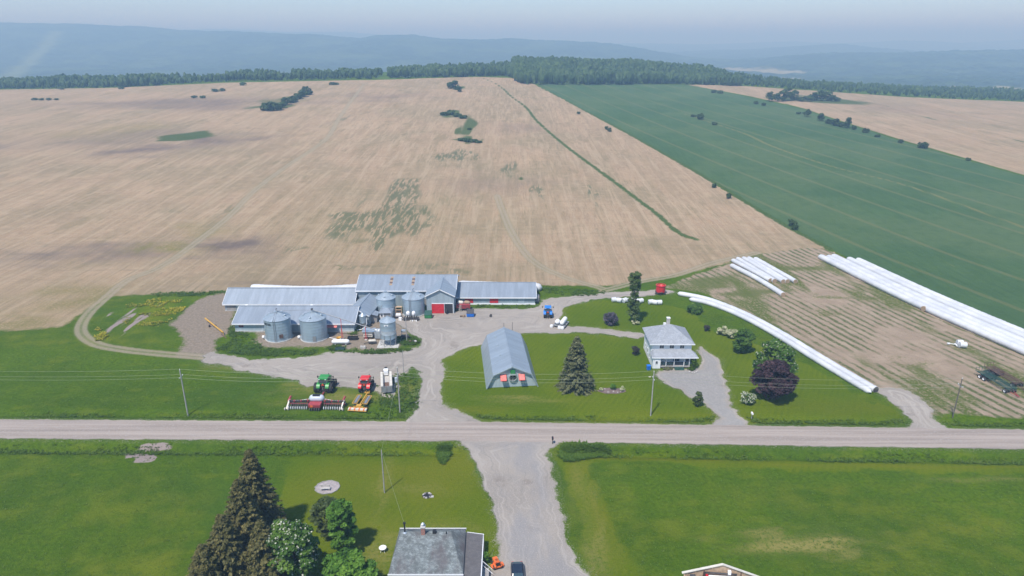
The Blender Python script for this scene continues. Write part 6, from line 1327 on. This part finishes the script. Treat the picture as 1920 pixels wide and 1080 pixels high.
# ------------------------------------------------------------------ woods: one mass of trees
def ico(sub):
    bm = bmesh.new(); bmesh.ops.create_icosphere(bm, subdivisions=sub, radius=1); bm.verts.ensure_lookup_table()
    v = np.array([q.co[:] for q in bm.verts]); f = np.array([[q.index for q in t.verts] for t in bm.faces]); bm.free(); return v, f
def wood(name, spots, hts, conifer, label=None):
    """each tree its own trunk-high crown; crowns uneven"""
    iv, jf = ico(2); Vs, Fs, As = [], [], []; off = 0
    cn = 9; lev = 5
    for (x, y), h, con in zip(spots, hts, conifer):
        z = float(elev(x, y)); s0 = RNG.random()
        if con:
            v = []; f = []
            for l in range(lev):
                zb, zt = h*(.06+.19*l), h*min(1, .06+.19*l+.36); rb = h*.19*(1-l/lev*.86); a0 = RNG.random()*6
                b = len(v); v += [(rb*(.65+.6*RNG.random())*math.cos(a0+2*math.pi*k/cn), rb*(.65+.6*RNG.random())*math.sin(a0+2*math.pi*k/cn), zb+RNG.uniform(-.05, .03)*h) for k in range(cn)]+[(0, 0, zt)]
                f += [(b+k, b+(k+1) % cn, b+cn) for k in range(cn)]
            v, f = np.array(v), np.array(f)
        else:
            a = RNG.uniform(.75, 1.3, 3); v = iv*(1+.34*(vnoise(iv[:, 0]*2.3+x, iv[:, 1]*2.3+iv[:, 2]*3.1+y)-.5)*2)[:, None]
            v = v*np.array((h*.27*a[0], h*.27*a[1], h*.45)); v[:, 2] += h*.53; f = jf
        Vs.append(v+np.array((x, y, z))); Fs.append(f+off); As.append(np.clip(s0*.6+RNG.random(len(v))*.5, 0, 1)); off += len(v)
    o = np_mesh(name, np.vstack(Vs), np.vstack(Fs), LEAF['far'], None, {'var': ('POINT', 'FLOAT', np.concatenate(As))}); o['kind'] = 'stuff'; return o
def line_spots(px_line, depth, n):
    P_ = smoothline(poly(px_line), 10); d = np.r_[0, np.cumsum(np.hypot(*np.diff(P_, axis=0).T))]; s = RNG.random(n)*d[-1]
    x, y = np.interp(s, d, P_[:, 0]), np.interp(s, d, P_[:, 1]); return np.stack([x+RNG.normal(size=n)*1.5, y+RNG.random(n)**1.1*depth], 1)
sp = line_spots([(-300,172),(0,167),(120,166),(250,163),(330,158),(425,153),(560,150),(704,148)], 70, 1500); wood('woodland', sp, RNG.uniform(3, 6.5, len(sp))+6*vnoise(sp[:, 0]*.02, sp[:, 1]*.02), RNG.random(len(sp)) < .25)
sp = line_spots([(720,147),(800,146),(880,144),(945,143),(968,148)], 110, 800); wood('woodland', sp, RNG.uniform(5, 11, len(sp)), RNG.random(len(sp)) < .2)
sp = line_spots([(965,149),(985,158),(1020,159),(1100,159),(1180,159),(1182,158),(1250,158),(1310,159),(1392,162)], 210, 2300); wood('woodland', sp, RNG.uniform(6, 10, len(sp))+5*vnoise(sp[:, 0]*.02, sp[:, 1]*.02), RNG.random(len(sp)) < .25)
sp = line_spots([(1392,162),(1440,164),(1480,167),(1560,173),(1640,178),(1700,182),(1800,187),(1920,192),(2300,210)], 420, 2400); sp[:, 1] += 12*RNG.random(len(sp)); wood('woodland', sp, RNG.uniform(2.5, 5, len(sp))+5*vnoise(sp[:, 0]*.03, sp[:, 1]*.03), RNG.random(len(sp)) < .5)

# ------------------------------------------------------------------ weeds and tall grass (nobody could count it)
def in_poly(P_, n, cap=1):
    lo, hi = P_.min(0), P_.max(0); q = lo+RNG.random((n*4, 2))*(hi-lo); s = sdf(q[:, 0], q[:, 1], P_, 5); return q[s > 0][:n]
def ground_z(x, y):
    ix = np.clip(np.searchsorted(gx, x)-1, 0, NX-1); iy = np.clip(np.searchsorted(gy, y)-1, 0, NY-1); return GZ[iy, ix]
def free_of_gravel(q, m=.25):
    ix = np.clip(np.searchsorted(gx, q[:, 0])-1, 0, NX-1); iy = np.clip(np.searchsorted(gy, q[:, 1])-1, 0, NY-1); return q[gravel[iy, ix] < -m]
def tufts(name, q, h, mat, blades=4, spread=.18, width=.09):
    N = len(q)*blades; b = np.repeat(np.c_[q, ground_z(q[:, 0], q[:, 1])], blades, 0); hh = np.repeat(h*(.5+RNG.random(len(q))), blades)*(.7+.6*RNG.random(N))
    a = RNG.random(N)*2*np.pi; out = np.stack([np.cos(a), np.sin(a), 0*a], 1); lat = np.stack([-np.sin(a), np.cos(a), 0*a], 1)*width*(.6+.8*RNG.random(N))[:, None]
    p0 = b+out*spread*RNG.random(N)[:, None]; up = np.array((0, 0, 1.))*hh[:, None]; tip = p0+up*.75+out*(hh*1.25)[:, None]; mid = p0+up*.6+out*(hh*.5)[:, None]
    V_ = np.stack([p0-lat, p0+lat, mid+lat*.9, mid-lat*.9, tip+lat*.35, tip-lat*.35], 1).reshape(-1, 3); i = np.arange(N)[:, None]*6
    F_ = np.vstack([i+np.array([0, 1, 2, 3]), i+np.array([3, 2, 4, 5])]); var = np.repeat(np.repeat(vnoise(q[:, 0]*.12, q[:, 1]*.12)*.5, blades)+RNG.random(N)*.5, 6)
    o = np_mesh(name, V_, F_, LEAF[mat], None, {'var': ('POINT', 'FLOAT', var)}); o['kind'] = 'stuff'; return o
W = smoothpoly
wp = lambda L: W(poly(L), 3)
q = np.vstack([in_poly(wp([(432,640),(440,620),(470,630),(495,650),(540,656),(590,654),(590,664),(500,668),(430,662),(405,655)]), 1500), in_poly(wp([(625,648),(700,656),(760,652),(770,658),(700,664),(620,658)]), 700), in_poly(wp([(745,632),(770,630),(788,640),(775,647),(745,645)]), 600),
               in_poly(wp([(880,572),(1000,573),(985,578),(880,577)]), 260), in_poly(wp([(735,705),(760,702),(780,708),(780,776),(690,776),(700,720),(742,745)]), 900), in_poly(wp([(425,553),(300,556),(300,549),(425,546)]), 700), in_poly(wp([(1010,538),(1130,545),(1120,554),(1060,554),(1012,545)]), 600),
               in_poly(wp([(428,615),(455,608),(465,625),(440,640)]), 300), in_poly(wp([(655,612),(672,606),(676,622),(655,630)]), 200)])
tufts('weeds', q[RNG.random(len(q)) < .2+1.3*(vnoise(q[:, 0]*.35, q[:, 1]*.35)-.25)], .26, 'weed', 4, .3, .1)
rx_ = RNG.uniform(-112, 112, 9000); ne, fe = road_edges(rx_); side = RNG.random(9000) < .6
q = np.c_[rx_, np.where(side, ne-1.6-RNG.random(9000)*3.4, fe+1.2+RNG.random(9000)*2.0)]; q = free_of_gravel(q, .9); q = q[RNG.random(len(q)) < 1.6*(vnoise(q[:, 0]*.12, q[:, 1]*.5)-.2)]; tufts('ditch_grass', q, .2, 'grass', 4, .25, .1)
q = np.vstack([in_poly(wp([(822,838),(842,834),(845,845),(832,870),(824,862)]), 500), in_poly(wp([(1052,838),(1075,832),(1140,836),(1130,852),(1060,866)]), 900)]); tufts('ditch_grass', q, .32, 'weed', 4, .25, .11)
q = np.vstack([in_poly(poly([(-150,842),(480,845),(400,900),(330,1090),(-150,1090)]), 3000), in_poly(poly([(1090,890),(1160,868),(1420,880),(2060,892),(2060,1090),(1190,1090)]), 4000), in_poly(poly([(-120,660),(180,665),(380,690),(560,720),(540,772),(-120,776)]), 2500), in_poly(poly([(1280,572),(1400,600),(1560,690),(1500,676),(1400,638),(1320,600)]), 2500)])
q = q[::3]; tufts('meadow_grass', q, .10, 'grass', 3, .2, .08)
q = np.vstack([in_poly(wp([(235,570),(330,560),(345,580),(300,612),(240,620)]), 900), in_poly(wp([(180,615),(200,625),(205,645),(180,640)]), 160)]); q = q[vnoise(q[:, 0]*.3, q[:, 1]*.3) > .5]; tufts('yellow_flowers', q, .3, 'yellow_weed', 4, .2, .1)
